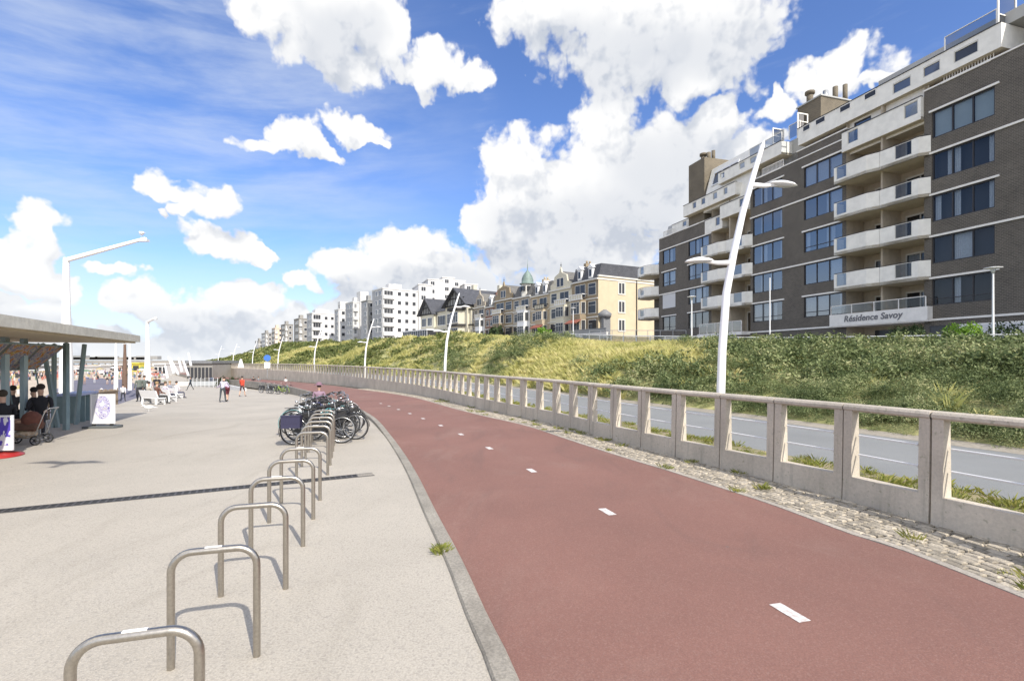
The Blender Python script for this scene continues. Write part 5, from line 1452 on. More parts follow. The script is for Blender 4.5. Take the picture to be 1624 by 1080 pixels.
# ------------------------------------------------------------------ bicycles
M_tyre = M_black; M_bk = mat('black_bike_paint', (.02,.021,.024), .35); M_sil = mat('silver_bike_paint', (.50,.52,.53), .35, .4)
M_tealb = mat('teal_bike_paint', (.10,.30,.32), .35); M_grn = mat('lime_bike_paint', (.34,.46,.08), .4); M_blu = mat('dark_blue_plastic', (.022,.02,.055), .5); M_redp = mat('red_bike_paint', (.4,.04,.03), .4)
M_lea = mat('black_saddle', (.02,.018,.016), .6)
def bicycle(label, fm, crate=False, bags=True, lady=True):
    o = thing('bicycle', label, 'bicycle', group='bicycles parked at the stands')
    Rw = .345; xb, xf = -.54, .56
    for x_ in (xb, xf):
        q = MB(); q.torus((0,0,0), Rw-.02, .02, 'y', 30, 7, 0); w = q.build('wheel', M_tyre, o); w.location = (x_, 0, Rw)
        q = MB(); q.torus((0,0,0), Rw-.045, .011, 'y', 26, 5, 0)
        for k in range(14):
            a = 2*math.pi*k/14; q.tube([(.02*math.cos(a+.5),(.02 if k%2 else -.02),.02*math.sin(a+.5)),((Rw-.05)*math.cos(a),0,(Rw-.05)*math.sin(a))], .0022, 3, cap=False)
        q.tube([(0,-.04,0),(0,.04,0)], .022, 8); q.build('rim', M_chrome, w)
    q = MB(); bbx, bbz = -.09, .29; stx, stz = -.22, .82; hx, hz = .40, .88; h2x, h2z = .44, .66
    q.tube([(bbx,0,bbz),(stx,0,stz-.12)], .016, 8)
    if lady: q.tube([(bbx+.02,0,bbz+.02),(.20,0,.44),(h2x,0,h2z+.02)], .02, 8); q.tube([(-.16,0,.52),(.15,0,.56),(h2x-.01,0,h2z+.10)], .015, 8)
    else: q.tube([(bbx,0,bbz),(h2x,0,h2z)], .019, 8); q.tube([(stx+.02,0,.74),(hx,0,hz-.1)], .017, 8)
    q.tube([(h2x+.01,0,h2z-.03),(hx,0,hz)], .019, 8)
    for s_ in (-1, 1):
        q.tube([(bbx,s_*.03,bbz),(xb,s_*.055,Rw)], .011, 6); q.tube([(stx+.02,s_*.02,.66),(xb,s_*.055,Rw)], .009, 6)
        q.tube([(h2x+.02,s_*.045,h2z-.04),(xf-.04,s_*.05,.46),(xf,s_*.052,Rw)], .011, 6)
    q.build('frame', fm, o)
    for x_ in (xb, xf):
        a0, a1 = (R(20), R(200)) if x_ == xb else (R(0), R(150)); q = MB()
        L = [(x_+(Rw+.02)*math.cos(a0+(a1-a0)*k/10), 0, Rw+(Rw+.02)*math.sin(a0+(a1-a0)*k/10)) for k in range(11)]
        q.tube(L, .026, 6, flat=.3); q.build('mudguard', fm, o)
    q = MB(); q.tube([(stx,0,stz-.14),(stx-.01,0,stz+.02)], .012, 6); q.build('seat_post', M_chrome, o)
    q = MB(); q.ball((stx-.05,0,stz+.05), (.13,.085,.035), 12); q.ball((stx+.08,0,stz+.05), (.12,.032,.028), 10); q.build('saddle', M_lea, o)
    q = MB(); q.tube([(hx,0,hz-.02),(hx-.02,0,hz+.14)], .013, 6); q.tube([(hx-.22,-.29,hz+.16),(hx-.08,-.26,hz+.20),(hx,-.12,hz+.15),(hx,.12,hz+.15),(hx-.08,.26,hz+.20),(hx-.22,.29,hz+.16)], .012, 8); h_ = q.build('handlebar', M_chrome, o)
    q = MB()
    for s_ in (-1,1): q.tube([(hx-.24,s_*.295,hz+.158),(hx-.12,s_*.272,hz+.19)], .018, 8)
    q.build('grip', M_black, h_)
    q = MB(); q.ball((hx+.09,0,hz-.02), (.05,.045,.045), 10); q.tube([(hx+.01,0,hz-.04),(hx+.09,0,hz-.02)], .01, 5); q.build('headlight', M_chrome, o)
    q = MB()
    for s_ in (-1, 1): q.tube([(stx-.04,s_*.06,.76),(xb-.2,s_*.07,.76)], .007, 5); q.tube([(xb,s_*.06,Rw),(xb-.08,s_*.07,.76)], .006, 5)
    for k in range(4): q.tube([(stx-.08-k*.1,-.06,.76),(stx-.08-k*.1,.06,.76)], .006, 5)
    q.build('luggage_rack', M_bk, o)
    q = MB(); q.extr([(bbx-.09,.24),(bbx+.1,.22),(bbx+.1,.36),(xb+.02,.40),(xb-.04,.33)], lambda a, h, t: (a, t, h), -.075, -.045)
    q.build('chain_guard', M_bk, o)
    q = MB(); q.tube([(bbx,-.09,bbz),(bbx+.06,-.10,bbz-.15)], .008, 5); q.box(bbx+.0,bbx+.12,-.18,-.09,bbz-.165,bbz-.14); q.tube([(bbx,.09,bbz),(bbx-.06,.10,bbz+.15)], .008, 5); q.box(bbx-.12,bbx,.09,.18,bbz+.135,bbz+.16); q.build('pedals', M_black, o)
    if crate:
        q = MB(); X0, X1, Z0, Z1 = xb-.22, xb+.18, .44, .74
        ya, yb2 = -.50, -.12
        q.box(X0,X1,ya,yb2,Z0,Z0+.02)
        for y0,y1 in ((ya,ya+.02),(yb2-.02,yb2)): q.box(X0,X1,y0,y1,Z0+.02,Z1)
        for x0,x1 in ((X0-.01,X0+.01),(X1-.01,X1+.01)): q.box(x0,x1,ya-.002,yb2+.002,Z0,Z1)
        q.box(X0-.02,X1+.02,ya-.015,ya-.003,Z1-.03,Z1+.005); q.box(X0+.02,X1-.02,ya+.02,yb2-.02,Z1-.10,Z1-.04)
        for k in range(5): q.box(X0+.03+k*.07,X0+.075+k*.07,ya-.006,ya-.001,Z0+.10,Z0+.22)
        q.build('crate', M_blu, o)
    elif bags:
        for s_ in (-1, 1):
            q = MB(); q.extr([(xb-.17,.76),(xb+.17,.76),(xb+.19,.44),(xb-.13,.42)], lambda a, h, t: (a, t, h), s_*.075 if s_ > 0 else -.20, .20 if s_ > 0 else -.075); q.build('pannier', M_black, o, bevel=.02)
    return o
def on(P_, rz, o, lean=0): o.location = (P_[0], P_[1], zprom(P_[1])-.002); o.rotation_euler = (lean, 0, rz)
b1 = bicycle('dark bicycle with a deep blue crate hung beside its rear wheel', M_bk, crate=True)
c0 = R(14)
def rk(Y): return (-1.80 - .238*(Y-2.42) - .0048*(Y-2.42)**2, Y)
x_, y_ = rk(12.5); on((x_-.12, y_+.0), c0, b1, R(-4))
b2 = bicycle('black bicycle with its front wheel pointing at the red cycle path', M_bk)
x_, y_ = rk(12.9); on((x_+.16, y_+.25), c0+R(-6), b2, R(3))
b3 = bicycle('silver step through bicycle in the middle of the parked group', M_sil)
x_, y_ = rk(13.5); on((x_+.02, y_+.1), c0+R(180), b3, R(4))
b4 = bicycle('teal framed bicycle on the left of the parked group', M_tealb, bags=False)
x_, y_ = rk(14.0); on((x_-.35, y_+.1), c0+R(4), b4, R(-4))
more = [(13.2,-.05,185,'black bicycle wedged between the crate bicycle and the silver one',b2,None),(14.3,.2,178,'black bicycle behind the teal framed one',b2,None),(15.5,-.15,5,'teal bicycle farther back in the parked group',b4,None),(17.0,.0,0,'black bicycle second from the back of the parked group',b2,None),(14.8,.25,0,'black bicycle with panniers just behind the silver one',b2,None),(15.2,-.35,180,'second silver bicycle deeper in the parked group',b3,None),(16.1,.2,0,'black bicycle whose handlebar shows over the silver bicycles',b2,None),
        (16.6,-.2,180,'dark bicycle near the child in the mauve hat',b2,None),(17.4,.25,0,'farthest silver bicycle at the back of the parked group',b3,None)]
for Y, dx, dr, lab, src, _ in more:
    x_, y_ = rk(Y); o = dup(src, (x_+dx, y_, zprom(y_)), c0+R(dr+rng.uniform(-7,7)), lab); o.rotation_euler.x = R(rng.uniform(-5,5))
# the far group at the low white wall
b5 = bicycle('lime green bicycle with white tyres and basket parked far off by the low white wall', M_grn, bags=False); b5['group'] = 'bicycles parked far off along the wall'
p_ = W(447, 623, -1.15); on((p_.x, p_.y), R(160), b5)
for k, (px_, py_, lab, src) in enumerate([(436,621,'black bicycle just left of the lime green one in the far group', b2),(428,620,'silver bicycle left of the lime green one among the far bicycles', b3),(421,618,'far dark bicycle parked near the two standing people', b2),(459,620,'teal bicycle at the right end of the far group', b4),(414,616,'leftmost dark bicycle of the far group', b2)]):
    p_ = W(px_, py_, zprom(44)); o = dup(src, (p_.x, p_.y, zprom(p_.y)), R(150+rng.uniform(-25,25)), lab); o['group'] = 'bicycles parked far off along the wall'

# ------------------------------------------------------------------ drain channel, small things on the ground
dA, dB = W(592, 752), W(0, 811); dv = (dA-dB); dv.z = 0; L0 = dv.length; dv.normalize()
dw = .11
dr = thing('drain_channel', 'slotted dark drain channel running across the pale promenade', 'drain', (dB.x-dv.x*9, dB.y-dv.y*9, 0), math.atan2(dv.y, dv.x)); L = L0+9
q = MB(); q.box(0, L-.28, -.11, .11, .001, .004); q.build('channel_bed', M_black, dr)
q = MB()
for s_ in (-1, 1): q.box(0, L, s_*.11-.012, s_*.11+.012, .002, .009)
x_ = 0
while x_ < L-.28: q.box(x_, x_+.028, -.097, .097, .003, .0075); x_ += .095
q.box(0, L-.28, -.006, .006, .003, .008); q.build('grating', mat('cast_iron', (.11,.105,.10), .6, .3, var=.3, vs=20), dr)
q = MB(); q.box(L-.28, L, -.097, .097, .002, .008); q.build('end_plate', M_kerb, dr)

# ------------------------------------------------------------------ tall white masts on the sea side
def mast(px, Y, ptop, armv, label, wbot=.36, grp='white masts along the promenade edge'):
    X = (px-812)/800*Y; zb = zprom(Y)-.1 if Y < 100 else -3.2; zt = EYE + (570-ptop)/800*Y; H = zt-zb
    o = thing('promenade_mast', label, 'lamp mast', (X, Y, zb), 0, grp)
    q = MB(); n_ = 10
    rad = [(wbot, 0), (wbot*.95, H*.25), (wbot*.72, H*.5), (wbot*.5, H*.8), (wbot*.45, H-.15), (wbot*.40, H)]
    q.lathe(rad, 10, smooth=False); q.build('pole', M_lampw, o)
    if armv:
        v_ = Vector(armv); q = MB(); q.tube([(0,0,H-.12), tuple(Vector((0,0,H-.12))+v_*.5), tuple(Vector((0,0,H-.12))+v_)], [wbot*.42, wbot*.36, wbot*.28], 8, smooth=False); a_ = q.build('arm', M_lampw, o)
        e_ = Vector((0,0,H-.12))+v_; q = MB(); q.box(e_.x-.35, e_.x+.12, e_.y-.1, e_.y+.1, e_.z-.16, e_.z-.05); q.build('lamp_head', M_lampg, a_)
    return o
mm = mast(105, 25, 409, (3.95, 0, 1.08), 'huge white mast with a long bare arm rising behind the kiosk', .30)
gp = MB(); gp.ball((0,0,.12), (.20,.09,.09), 10); gp.ball((.2,0,.2), (.06,.05,.05), 8); gp.tube([(.24,0,.2),(.31,0,.18)], [.02,.005], 5); gp.tube([(-.15,0,.12),(-.36,0,.10)], [.07,.01], 6, flat=.4); gp.tube([(0,.03,.05),(0,.03,-.06)], .01, 4); gp.tube([(0,-.03,.05),(0,-.03,-.06)], .01, 4)
gl_ = gp.build('seagull', mat('gull_white', (.7,.7,.7), .7), label='white seagull perched on the tip of the long mast arm', cat='seagull')
gl_.location = ((105-812)/800*25+3.75, 25, zprom(25)-.1 + (EYE+(570-409)/800*25-zprom(25)+.1)-.12+1.08+.13); gl_.rotation_euler = (0,0,R(150))
gl2 = bpy.data.objects.new('seagull', gl_.data); COL.objects.link(gl2); tag(gl2, 'seagull standing on the promenade in front of the white benches', 'seagull'); p_ = W(236, 658, -.45); gl2.location = (p_.x, p_.y, zprom(p_.y)+.07); gl2.rotation_euler = (0,0,R(200))
mast(234, 48, 509, (1.35, -.8, .35), 'second white mast, standing beside the white benches', .31)
mast(184, 62, 541, (1.2, .4, .3), 'slim white mast left of the brown column', .24)
mast(206, 70, 545, (-1.0, .5, .2), 'slim white mast right of the brown column', .26)
o = mast(198, 75, 543, None, 'brown rusted column between two slim white masts', .36); 
for c_ in o.children:
    c_.data = c_.data.copy(); c_.data.materials[0] = mat('rust_brown', (.16,.10,.07), .8, var=.2)

# unseen gull added above the view to cast a shadow on the promenade
gq = MB(); gq.ball((0,0,0), (.26,.08,.08), 10)
for s_ in (-1, 1): gq._add([(.10,s_*.05,.02),(.16,s_*.38,.10),(-.04,s_*.78,.06),(-.10,s_*.40,.09),(-.12,s_*.05,.02)], [(0,1,2,3,4)])
gq.quad((-.2,-.03,0),(-.42,-.10,0),(-.42,.10,0),(-.2,.03,0))
gu = gq.build('seagull', MATS['gull_white'], label='unseen white seagull gliding above the view, added to cast a shadow near the kiosk', cat='seagull'); gu.location = (-3.75, 2.0, 8.2); gu.rotation_euler = (R(8), 0, R(100))
# ------------------------------------------------------------------ kiosk
M_kroof = ground_mat('kiosk_roof_concrete', (.62,.60,.52), (.52,.50,.43), .3, 6, .12, .5, None, .2)
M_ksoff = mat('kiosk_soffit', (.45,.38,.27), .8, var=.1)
k0, k1 = Vector((-9.2, 8.0)), Vector((-14.0, 19.)); kd = (k1-k0).normalized()
kio = thing('kiosk', 'beach kiosk with a flat concrete roof on slanting teal posts and a printed awning', 'kiosk', (k1.x, k1.y, zprom(18)), math.atan2(-kd.y, -kd.x))
# local: x from the far right corner towards the camera, +y = away from the promenade side ... sea side is -y
KL = (k1-k0).length
def kloc(X, Y, z): 
    v_ = Vector((X-k1.x, Y-k1.y)); e = Vector((-kd.x, -kd.y)); n_ = Vector((-e.y, e.x)); return (v_.dot(e), v_.dot(n_), z-zprom(18))
sgn_ = 1 if kloc(-20, 18, 0)[1] > 0 else -1
zT = 2.1+.86-zprom(18)
q = MB(); ys = sorted((0, sgn_*7.)); q.box(0, KL+4, ys[0], ys[1], zT-.21, zT); q.box(.0, KL+4, ys[0]+.004, ys[1]-.004, zT, zT+.03)
q.build('roof', M_kroof, kio)
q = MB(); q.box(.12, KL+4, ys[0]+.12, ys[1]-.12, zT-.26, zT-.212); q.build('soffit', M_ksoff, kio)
def post(pxb, pyb, pxt, Y, w=.085, dy=0.):
    pb_ = W(pxb, pyb, zprom(16)); X1 = (pxt-812)/800*Y
    q = MB(); q.tube([kloc(pb_.x, pb_.y, zprom(pb_.y)-.05), kloc(X1, Y, 2.1+.52)], w, 4, smooth=False); q.build('post', M_teal, kio)
post(105, 683, 105, 16.4); post(120, 672, 134, 17.4, .07); post(92, 678, 68, 16.9, .07); post(85, 678, 86, 17.4, .07)
q = MB(); a_ = kloc(-12.3, 14.2, 0)
q.build('x', M_teal, kio) if False else None
# panel columns and screens inside
for px_, Y in ((38, 14.6), (8, 13.6)):
    q = MB(); c_ = kloc((px_-812)/800*Y, Y, 0); q.box(c_[0]-.12, c_[0]+.12, c_[1]-.05, c_[1]+.05, 0, zT-.25); q.build('pillar', mat('pale_blue_steel', (.30,.40,.44), .5), kio)
# counter
cA, cB = kloc(-15.5, 18.0, 0), kloc(-15.5, 18.0, 0)
q = MB(); q.box(cA[0]-.9, cA[0]+.9, cA[1]-.35, cA[1]+.35, .95, 1.03); co = q.build('counter', mat('blue_counter', (.34,.40,.62), .5), kio)
for k in range(4):
    q = MB(); q.box(cA[0]-.85+k*.54, cA[0]-.77+k*.54, cA[1]-.3, cA[1]+.3, 0, .95); q.build('leg', M_teal, co)
# back wall and dark interior to the left
q = MB(); yb = sgn_*3.2
q.box(4.3, KL+4, yb-.05, yb+.05, 0, 1.1); q.build('low_wall', M_grst, kio)
# printed awning
m, nt, p, b = raw('printed_awning')
tcn = b.n('ShaderNodeTexCoord').outputs['Object']; x, y, z = b.sep(tcn)
fr_ = b.m('FRACT', b.m('MULTIPLY', x, .55))
n_ = b.noise(b.comb(x, b.m('MULTIPLY', z, 2.), 0.), 3.2, 4, .6)
cr = b.n('ShaderNodeValToRGB'); nt.links.new(n_, cr.inputs[0]); e = cr.color_ramp.elements
for pos, c_ in ((.38,(.66,.63,.52)),(.46,(.18,.20,.42)),(.52,(.70,.68,.58)),(.58,(.62,.18,.04)),(.64,(.55,.52,.16)),(.72,(.70,.67,.58))):
    k = e.new(pos); k.color = (*c_, 1)
e[0].color = (.72,.70,.60,1); e[-1].color = (.72,.70,.60,1)
edge = b.m('ADD', b.m('LESS_THAN', fr_, .05), b.m('GREATER_THAN', fr_, .95), clamp=True)
nt.links.new(b.mix(edge, cr.outputs[0], (.22,.24,.22,1)), p.inputs['Base Color']); p.inputs['Roughness'].default_value = .7
tr = b.n('ShaderNodeBsdfTranslucent'); nt.links.new(p.inputs['Base Color'].links[0].from_socket, tr.inputs[0]); mx = b.n('ShaderNodeMixShader'); mx.inputs[0].default_value = .55
nt.links.new(p.outputs[0], mx.inputs[1]); nt.links.new(tr.outputs[0], mx.inputs[2]); nt.links.new(mx.outputs[0], nt.nodes['Material Output'].inputs[0])
q = MB(); a0 = kloc(*PY(100, 549, 16.6)); a1 = kloc(*PY(52, 584, 15.6)); 
tA = Vector(kloc(*PY(102, 549, 16.5))); bA = Vector(kloc(*PY(56, 585, 15.9)))
tB = Vector((tA.x+9, tA.y, tA.z)); bB = Vector((bA.x+9.5, bA.y, bA.z))
for (t0, t1) in ((0, 1),):
    n3 = (tB-tA).cross(bA-tA).normalized()*.02
    q._add([tuple(v_+s_*n3) for s_ in (-1, 1) for v_ in (tA, tB, bB, bA)], [(0,1,2,3),(4,7,6,5),(0,4,5,1),(1,5,6,2),(2,6,7,3),(3,7,4,0)])
aw = q.build('awning', m, kio)
q = MB(); q.tube([tA, tB], .03, 6); q.tube([bA, bB], .025, 6); q.tube([tA, bA], .03, 6)
for k in range(5):
    f = k*1.8; q.tube([(tA.x+f, tA.y, tA.z+.04), (bA.x+f, bA.y, bA.z+.03)], .025, 5); q.tube([(bA.x+f, bA.y, bA.z), (tA.x+f, tA.y+sgn_*.6, .9)], .02, 5)
q.build('awning_frame', M_teal, aw)

# ------------------------------------------------------------------ pavement signs
def poster_mat(name, cols, sc, seed):
    m, nt, p, b = raw(name); tcn = b.n('ShaderNodeTexCoord').outputs['Object']
    n_ = b.noise(b.v('ADD', tcn, (seed, 0, seed)), sc, 4, .55); cr = b.n('ShaderNodeValToRGB'); nt.links.new(n_, cr.inputs[0]); cr.color_ramp.interpolation = 'CONSTANT'; e = cr.color_ramp.elements
    e[0].color = (.72,.72,.74,1); e[-1].position = .99; e[-1].color = (.72,.72,.74,1)
    for pos, c_ in cols: k = e.new(pos); k.color = (*c_, 1)
    x, y, z = b.sep(tcn)
    rr2 = b.v('LENGTH', b.v('MULTIPLY_ADD', tcn, (2.4, 0., 1.55), (0, 0, -1.0)))
    out = b.mix(b.rng(rr2, .52, .60), cr.outputs[0], (.74,.74,.76,1)); nt.links.new(out, p.inputs['Base Color']); p.inputs['Roughness'].default_value = .25
    return m
M_po1 = poster_mat('ice_cream_poster', [(.43,(.30,.27,.58)),(.47,(.62,.60,.72)),(.52,(.38,.34,.22)),(.535,(.60,.57,.76)),(.57,(.17,.14,.42)),(.61,(.7,.7,.75))], 6.5, 3.)
def sign_board(loc, rz, w, h, pm_, label, base='slab'):
    o = thing('pavement_sign', label, 'pavement sign', loc, rz)
    z0 = .13; f = .04
    q = MB()
    for a0,a1,b0,b1 in ((-w/2,w/2,z0,z0+f),(-w/2,w/2,z0+h-f,z0+h),(-w/2,-w/2+f,z0+f,z0+h-f),(w/2-f,w/2,z0+f,z0+h-f)): q.box(a0,a1,-.025,.025,b0,b1)
    q.build('frame', M_lampw, o, bevel=.006)
    q = MB(); q.box(-w/2+f,w/2-f,-.012,.012,z0+f,z0+h-f); q.build('poster', pm_, o)
    if base == 'slab':
        q = MB(); q.prism([(-w*.62,-.25),(w*.62,-.25),(w*.68,-.1),(w*.68,.1),(w*.62,.25),(-w*.62,.25),(-w*.68,.1),(-w*.68,-.1)], 0, .07); q.build('base', mat('grey_rubber_base', (.11,.12,.12), .7), o, bevel=.015)
        q = MB(); 
        for s_ in (-1,1): q.box(s_*w*.36-.04, s_*w*.36+.04, -.03, .03, .07, z0)
        q.build('foot', M_black, o)
    else:
        q = MB(); q.lathe([(.46,0),(.46,.03),(.30,.07),(.05,.10)], 28); q.build('base', mat('red_plastic_base', (.38,.025,.02), .35), o)
        q = MB(); q.tube([(0,0,.09),(0,0,z0)], .03, 8); q.build('stem', M_black, o)
    return o
p_ = W(163, 681, -.1)
sign_board((p_.x, p_.y, zprom(p_.y)), R(6), .72, .93, M_po1, 'white framed pavement sign with a purple and white ice cream poster on a grey base')
m, nt, p, b = raw('purple_lettering_poster'); tcn = b.n('ShaderNodeTexCoord').outputs['Object']; x, y, z = b.sep(tcn)
n_ = b.noise(b.v('MULTIPLY', tcn, (2.2,1,1.)), 4.2, 2, .5)
msk = b.m('MULTIPLY', b.m('GREATER_THAN', n_, .47), b.m('MULTIPLY', b.m('GREATER_THAN', z, .24), b.m('LESS_THAN', z, .95)))
nt.links.new(b.mix(msk, (.72,.71,.76,1), (.10,.07,.42,1)), p.inputs['Base Color']); p.inputs['Roughness'].default_value = .3
M_po2 = m
p_ = W(-7, 724, 0)
sign_board((p_.x, p_.y, 0.), R(8), .68, .76, M_po2, 'pavement sign with bold purple shapes on a round red base at the left edge', 'round')

# ------------------------------------------------------------------ pushchair
def pushchair(label, loc, rz, sc=1.):
    o = thing('pushchair', label, 'pushchair', loc, rz, scale=sc)
    M_ch = mat('chrome_tube', (.5,.5,.5), .3, .9)
    q = MB()
    for s_ in (-1, 1):
        q.tube([(-.38,s_*.24,.14),(.38,s_*.24,.30),(.62,s_*.22,.98),(.70,s_*.2,1.04)], .013, 6); q.tube([(.40,s_*.24,.14),(-.30,s_*.24,.48)], .013, 6)
    q.tube([(.70,-.2,1.04),(.70,.2,1.04)], .017, 6); q.tube([(-.38,-.26,.14),(-.38,.26,.14)], .01, 5); q.tube([(.40,-.26,.14),(.40,.26,.14)], .01, 5); q.build('chassis', M_ch, o)
    for x_ in (-.38, .40):
        for s_ in (-1, 1):
            q = MB(); q.torus((0,0,0), .12, .02, 'y', 18, 6); q.torus((0,0,0), .03, .02, 'y', 8, 5)
            for k in range(5): a = 2*math.pi*k/5; q.tube([(0,0,0),(.11*math.cos(a),0,.11*math.sin(a))], .008, 4)
            w = q.build('wheel', M_black, o); w.location = (x_, s_*.27, .14)
    q = MB(); q.extr([(-.44,.42),(.34,.42),(.40,.62),(-.46,.66)], lambda a, h, t: (a, t, h), -.21, .21); q.build('carrycot', mat('brown_fabric', (.13,.07,.05), .9, var=.4, vs=8), o, bevel=.05)
    q = MB(); q.ball((.16,0,.66), (.26,.215,.30), 14); q.build('hood', mat('dark_red_brown_fabric', (.16,.06,.04), .9, var=.3, vs=10), o)
    q = MB(); q.ball((-.16,0,.66), (.27,.2,.09), 12); q.build('blanket', mat('patterned_blanket', (.45,.30,.20), .9, col2=(.12,.05,.04), vs=14), o)
    q = MB(); q.ball((.0,0,.30), (.30,.19,.13), 12); q.build('shopping_bag', mat('cream_print_bag', (.60,.50,.38), .9, col2=(.32,.22,.14), vs=16), o)
    return o
p_ = W(34, 706, 0)
pushchair('brown pushchair with a cream bag in its basket, parked beside the purple lettered sign', (p_.x, p_.y+.1, zprom(p_.y)), R(12), .86)

# ------------------------------------------------------------------ people
M_skin = mat('skin', (.52,.33,.24), .6); M_hairs = {}
def cm(c): return mat('cloth_%d_%d_%d' % tuple(int(q*100) for q in c), c, .85, var=.12, vs=9)
BASE = dict(hip=(0,0,.93), chest=(0,0,1.22), neck=(0,0,1.48), head=(0,.015,1.66))
def person(label, loc, rz, top, legs, hair=(.06,.04,.03), pose='stand', h=1.75, shorts=False, skin=None, sleeves=True, hat=None, group=None, long_coat=False):
    """one skinned body; colours follow the clothing; x right, y forward"""
    J = {}
    lw, sw = .095, .19
    if pose == 'sit':
        hz = .48; J.update(hip=(0,0,hz), chest=(0,-.05,hz+.30), neck=(0,-.06,hz+.56), head=(0,-.02,hz+.74))
        for s_, n_ in ((-1,'l'),(1,'r')): J.update({n_+'hip':(s_*lw,.02,hz-.02), n_+'knee':(s_*.12,.44,hz+.0), n_+'ank':(s_*.12,.48,.09), n_+'toe':(s_*.13,.64,.04), n_+'sh':(s_*sw,-.06,hz+.50), n_+'el':(s_*.24,.06,hz+.24), n_+'wr':(s_*.15,.30,hz+.16), n_+'ha':(s_*.13,.38,hz+.13)})
    else:
        by = {'lean': .22, 'bend': .38}.get(pose, 0.)
        bz = {'lean': -.06, 'bend': -.16}.get(pose, 0.)
        J.update(hip=(0,0,.93), chest=(0,by*.5,1.22+bz*.4), neck=(0,by,1.47+bz), head=(0,by*1.2+.02,1.64+bz))
        for s_, n_ in ((-1,'l'),(1,'r')):
            k = {'walk': .20, 'stride': .32}.get(pose, .02)*s_; 
            if pose in ('lean','bend'): k = .16*s_
            lift = .05 if (k < 0 and pose != 'stand') else 0
            J.update({n_+'hip':(s_*lw,0,.90), n_+'knee':(s_*.105,k*.6+.04,.49), n_+'ank':(s_*.11,k*1.1,.09+lift), n_+'toe':(s_*.135,k*1.1+.16,.035+lift*.5),
                      n_+'sh':(s_*sw,by*.92,1.42+bz), n_+'el':(s_*.25,by*.9-k*.5-.02,1.13+bz), n_+'wr':(s_*.24,by*.9-k*.9+.08,.89+bz), n_+'ha':(s_*.235,by*.9-k*.95+.11,.80+bz)})
            if pose in ('lean','bend'): J.update({n_+'el':(s_*.27,by+.16,1.14+bz), n_+'wr':(s_*.25,by+.40,1.08+bz), n_+'ha':(s_*.24,by+.49,1.07+bz)})
            if pose == 'phone' and s_ > 0: J.update({n_+'el':(s_*.26,.05,1.15), n_+'wr':(s_*.14,.24,1.30), n_+'ha':(s_*.10,.27,1.36)})
    rad = dict(hip=.125, chest=.135, neck=.052, head=.088, lhip=.088, lknee=.055, lank=.038, ltoe=.034, lsh=.06, lel=.042, lwr=.030, lha=.034)
    if long_coat: rad['hip'] = .17; rad['chest'] = .15; rad['lhip'] = .13; rad['lknee'] = .10
    E = [('hip','chest'),('chest','neck'),('neck','head')]
    for n_ in 'lr': E += [('hip',n_+'hip'),(n_+'hip',n_+'knee'),(n_+'knee',n_+'ank'),(n_+'ank',n_+'toe'),('chest',n_+'sh'),(n_+'sh',n_+'el'),(n_+'el',n_+'wr'),(n_+'wr',n_+'ha')]
    ks = list(J); me = bpy.data.meshes.new('tmpm'); me.from_pydata([J[k] for k in ks], [(ks.index(a), ks.index(c)) for a, c in E], [])
    ob = bpy.data.objects.new('tmpo', me); COL.objects.link(ob)
    sm = ob.modifiers.new('s', 'SKIN'); sm.use_smooth_shade = True; su = ob.modifiers.new('u', 'SUBSURF'); su.levels = 1; su.render_levels = 1
    for i, k in enumerate(ks):
        kk = 'l'+k[1:] if k[0] == 'r' and k != 'rad' else k
        r_ = rad.get(kk, .05); me.skin_vertices[0].data[i].radius = (r_, r_*(.72 if k in ('hip','chest') else 1.)); me.skin_vertices[0].data[i].use_root = (k == 'hip')
    dgx = bpy.context.evaluated_depsgraph_get(); nm_ = bpy.data.meshes.new_from_object(ob.evaluated_get(dgx)); bpy.data.objects.remove(ob)
    sk_ = skin or M_skin; mats_ = [cm(top), cm(legs), sk_, M_black]
    nm_.materials.clear()
    for m_ in mats_: nm_.materials.append(m_)
    bones = []
    for a, c in E:
        if a == 'neck' : mi_ = 2
        elif a == 'chest' and c == 'neck': mi_ = 0
        elif a in ('hip','chest') or a.endswith('sh'): mi_ = 0
        elif a.endswith('el') or a.endswith('wr'): mi_ = 0 if (sleeves and a.endswith('el')) else 2
        elif a.endswith('hip'): mi_ = 1
        elif a.endswith('knee'): mi_ = 2 if shorts else 1
        elif a.endswith('ank'): mi_ = 3
        else: mi_ = 1
        if c.endswith('hip'): mi_ = 1
        bones.append((Vector(J[a]), Vector(J[c]), mi_))
    for f in nm_.polygons:
        c_ = f.center; best = 9; bi = 0
        for a, d, mi_ in bones:
            v_ = d-a; t_ = max(0, min(1, (c_-a).dot(v_)/max(v_.length_squared, 1e-6))); di = (a+v_*t_-c_).length
            if di < best: best, bi = di, mi_
        f.material_index = bi; f.use_smooth = True
    nm_.name = 'person'
    o = bpy.data.objects.new('person', nm_); COL.objects.link(o); tag(o, label, 'person', group)
    o.location = loc; o.rotation_euler = (0,0,rz); o.scale = (h/1.76,)*3
    hd = J['head']; q = MB(); q.ball((hd[0], hd[1]-.030, hd[2]+.040), (.094,.092,.092), 12); q.build('hair', mat('hair_%d' % int(hair[0]*1000), hair, .8), o)
    if hat: q = MB(); q.lathe([(.20,0),(.19,.02),(.11,.03),(.105,.09),(.06,.13),(.01,.135)], 14, (hd[0], hd[1]-.01, hd[2]+.05)); q.build('hat', cm(hat), o)
    return o
def pat(px_, pyfeet, *a, **k):
    """person with feet at a photograph pixel"""
    z = -.5
    for _ in range(12): z = zprom(W(px_, pyfeet, z).y) if not k.get('beach') else -3.2
    k.pop('beach', None)
    p_ = W(px_, pyfeet, z); return a, k, p_
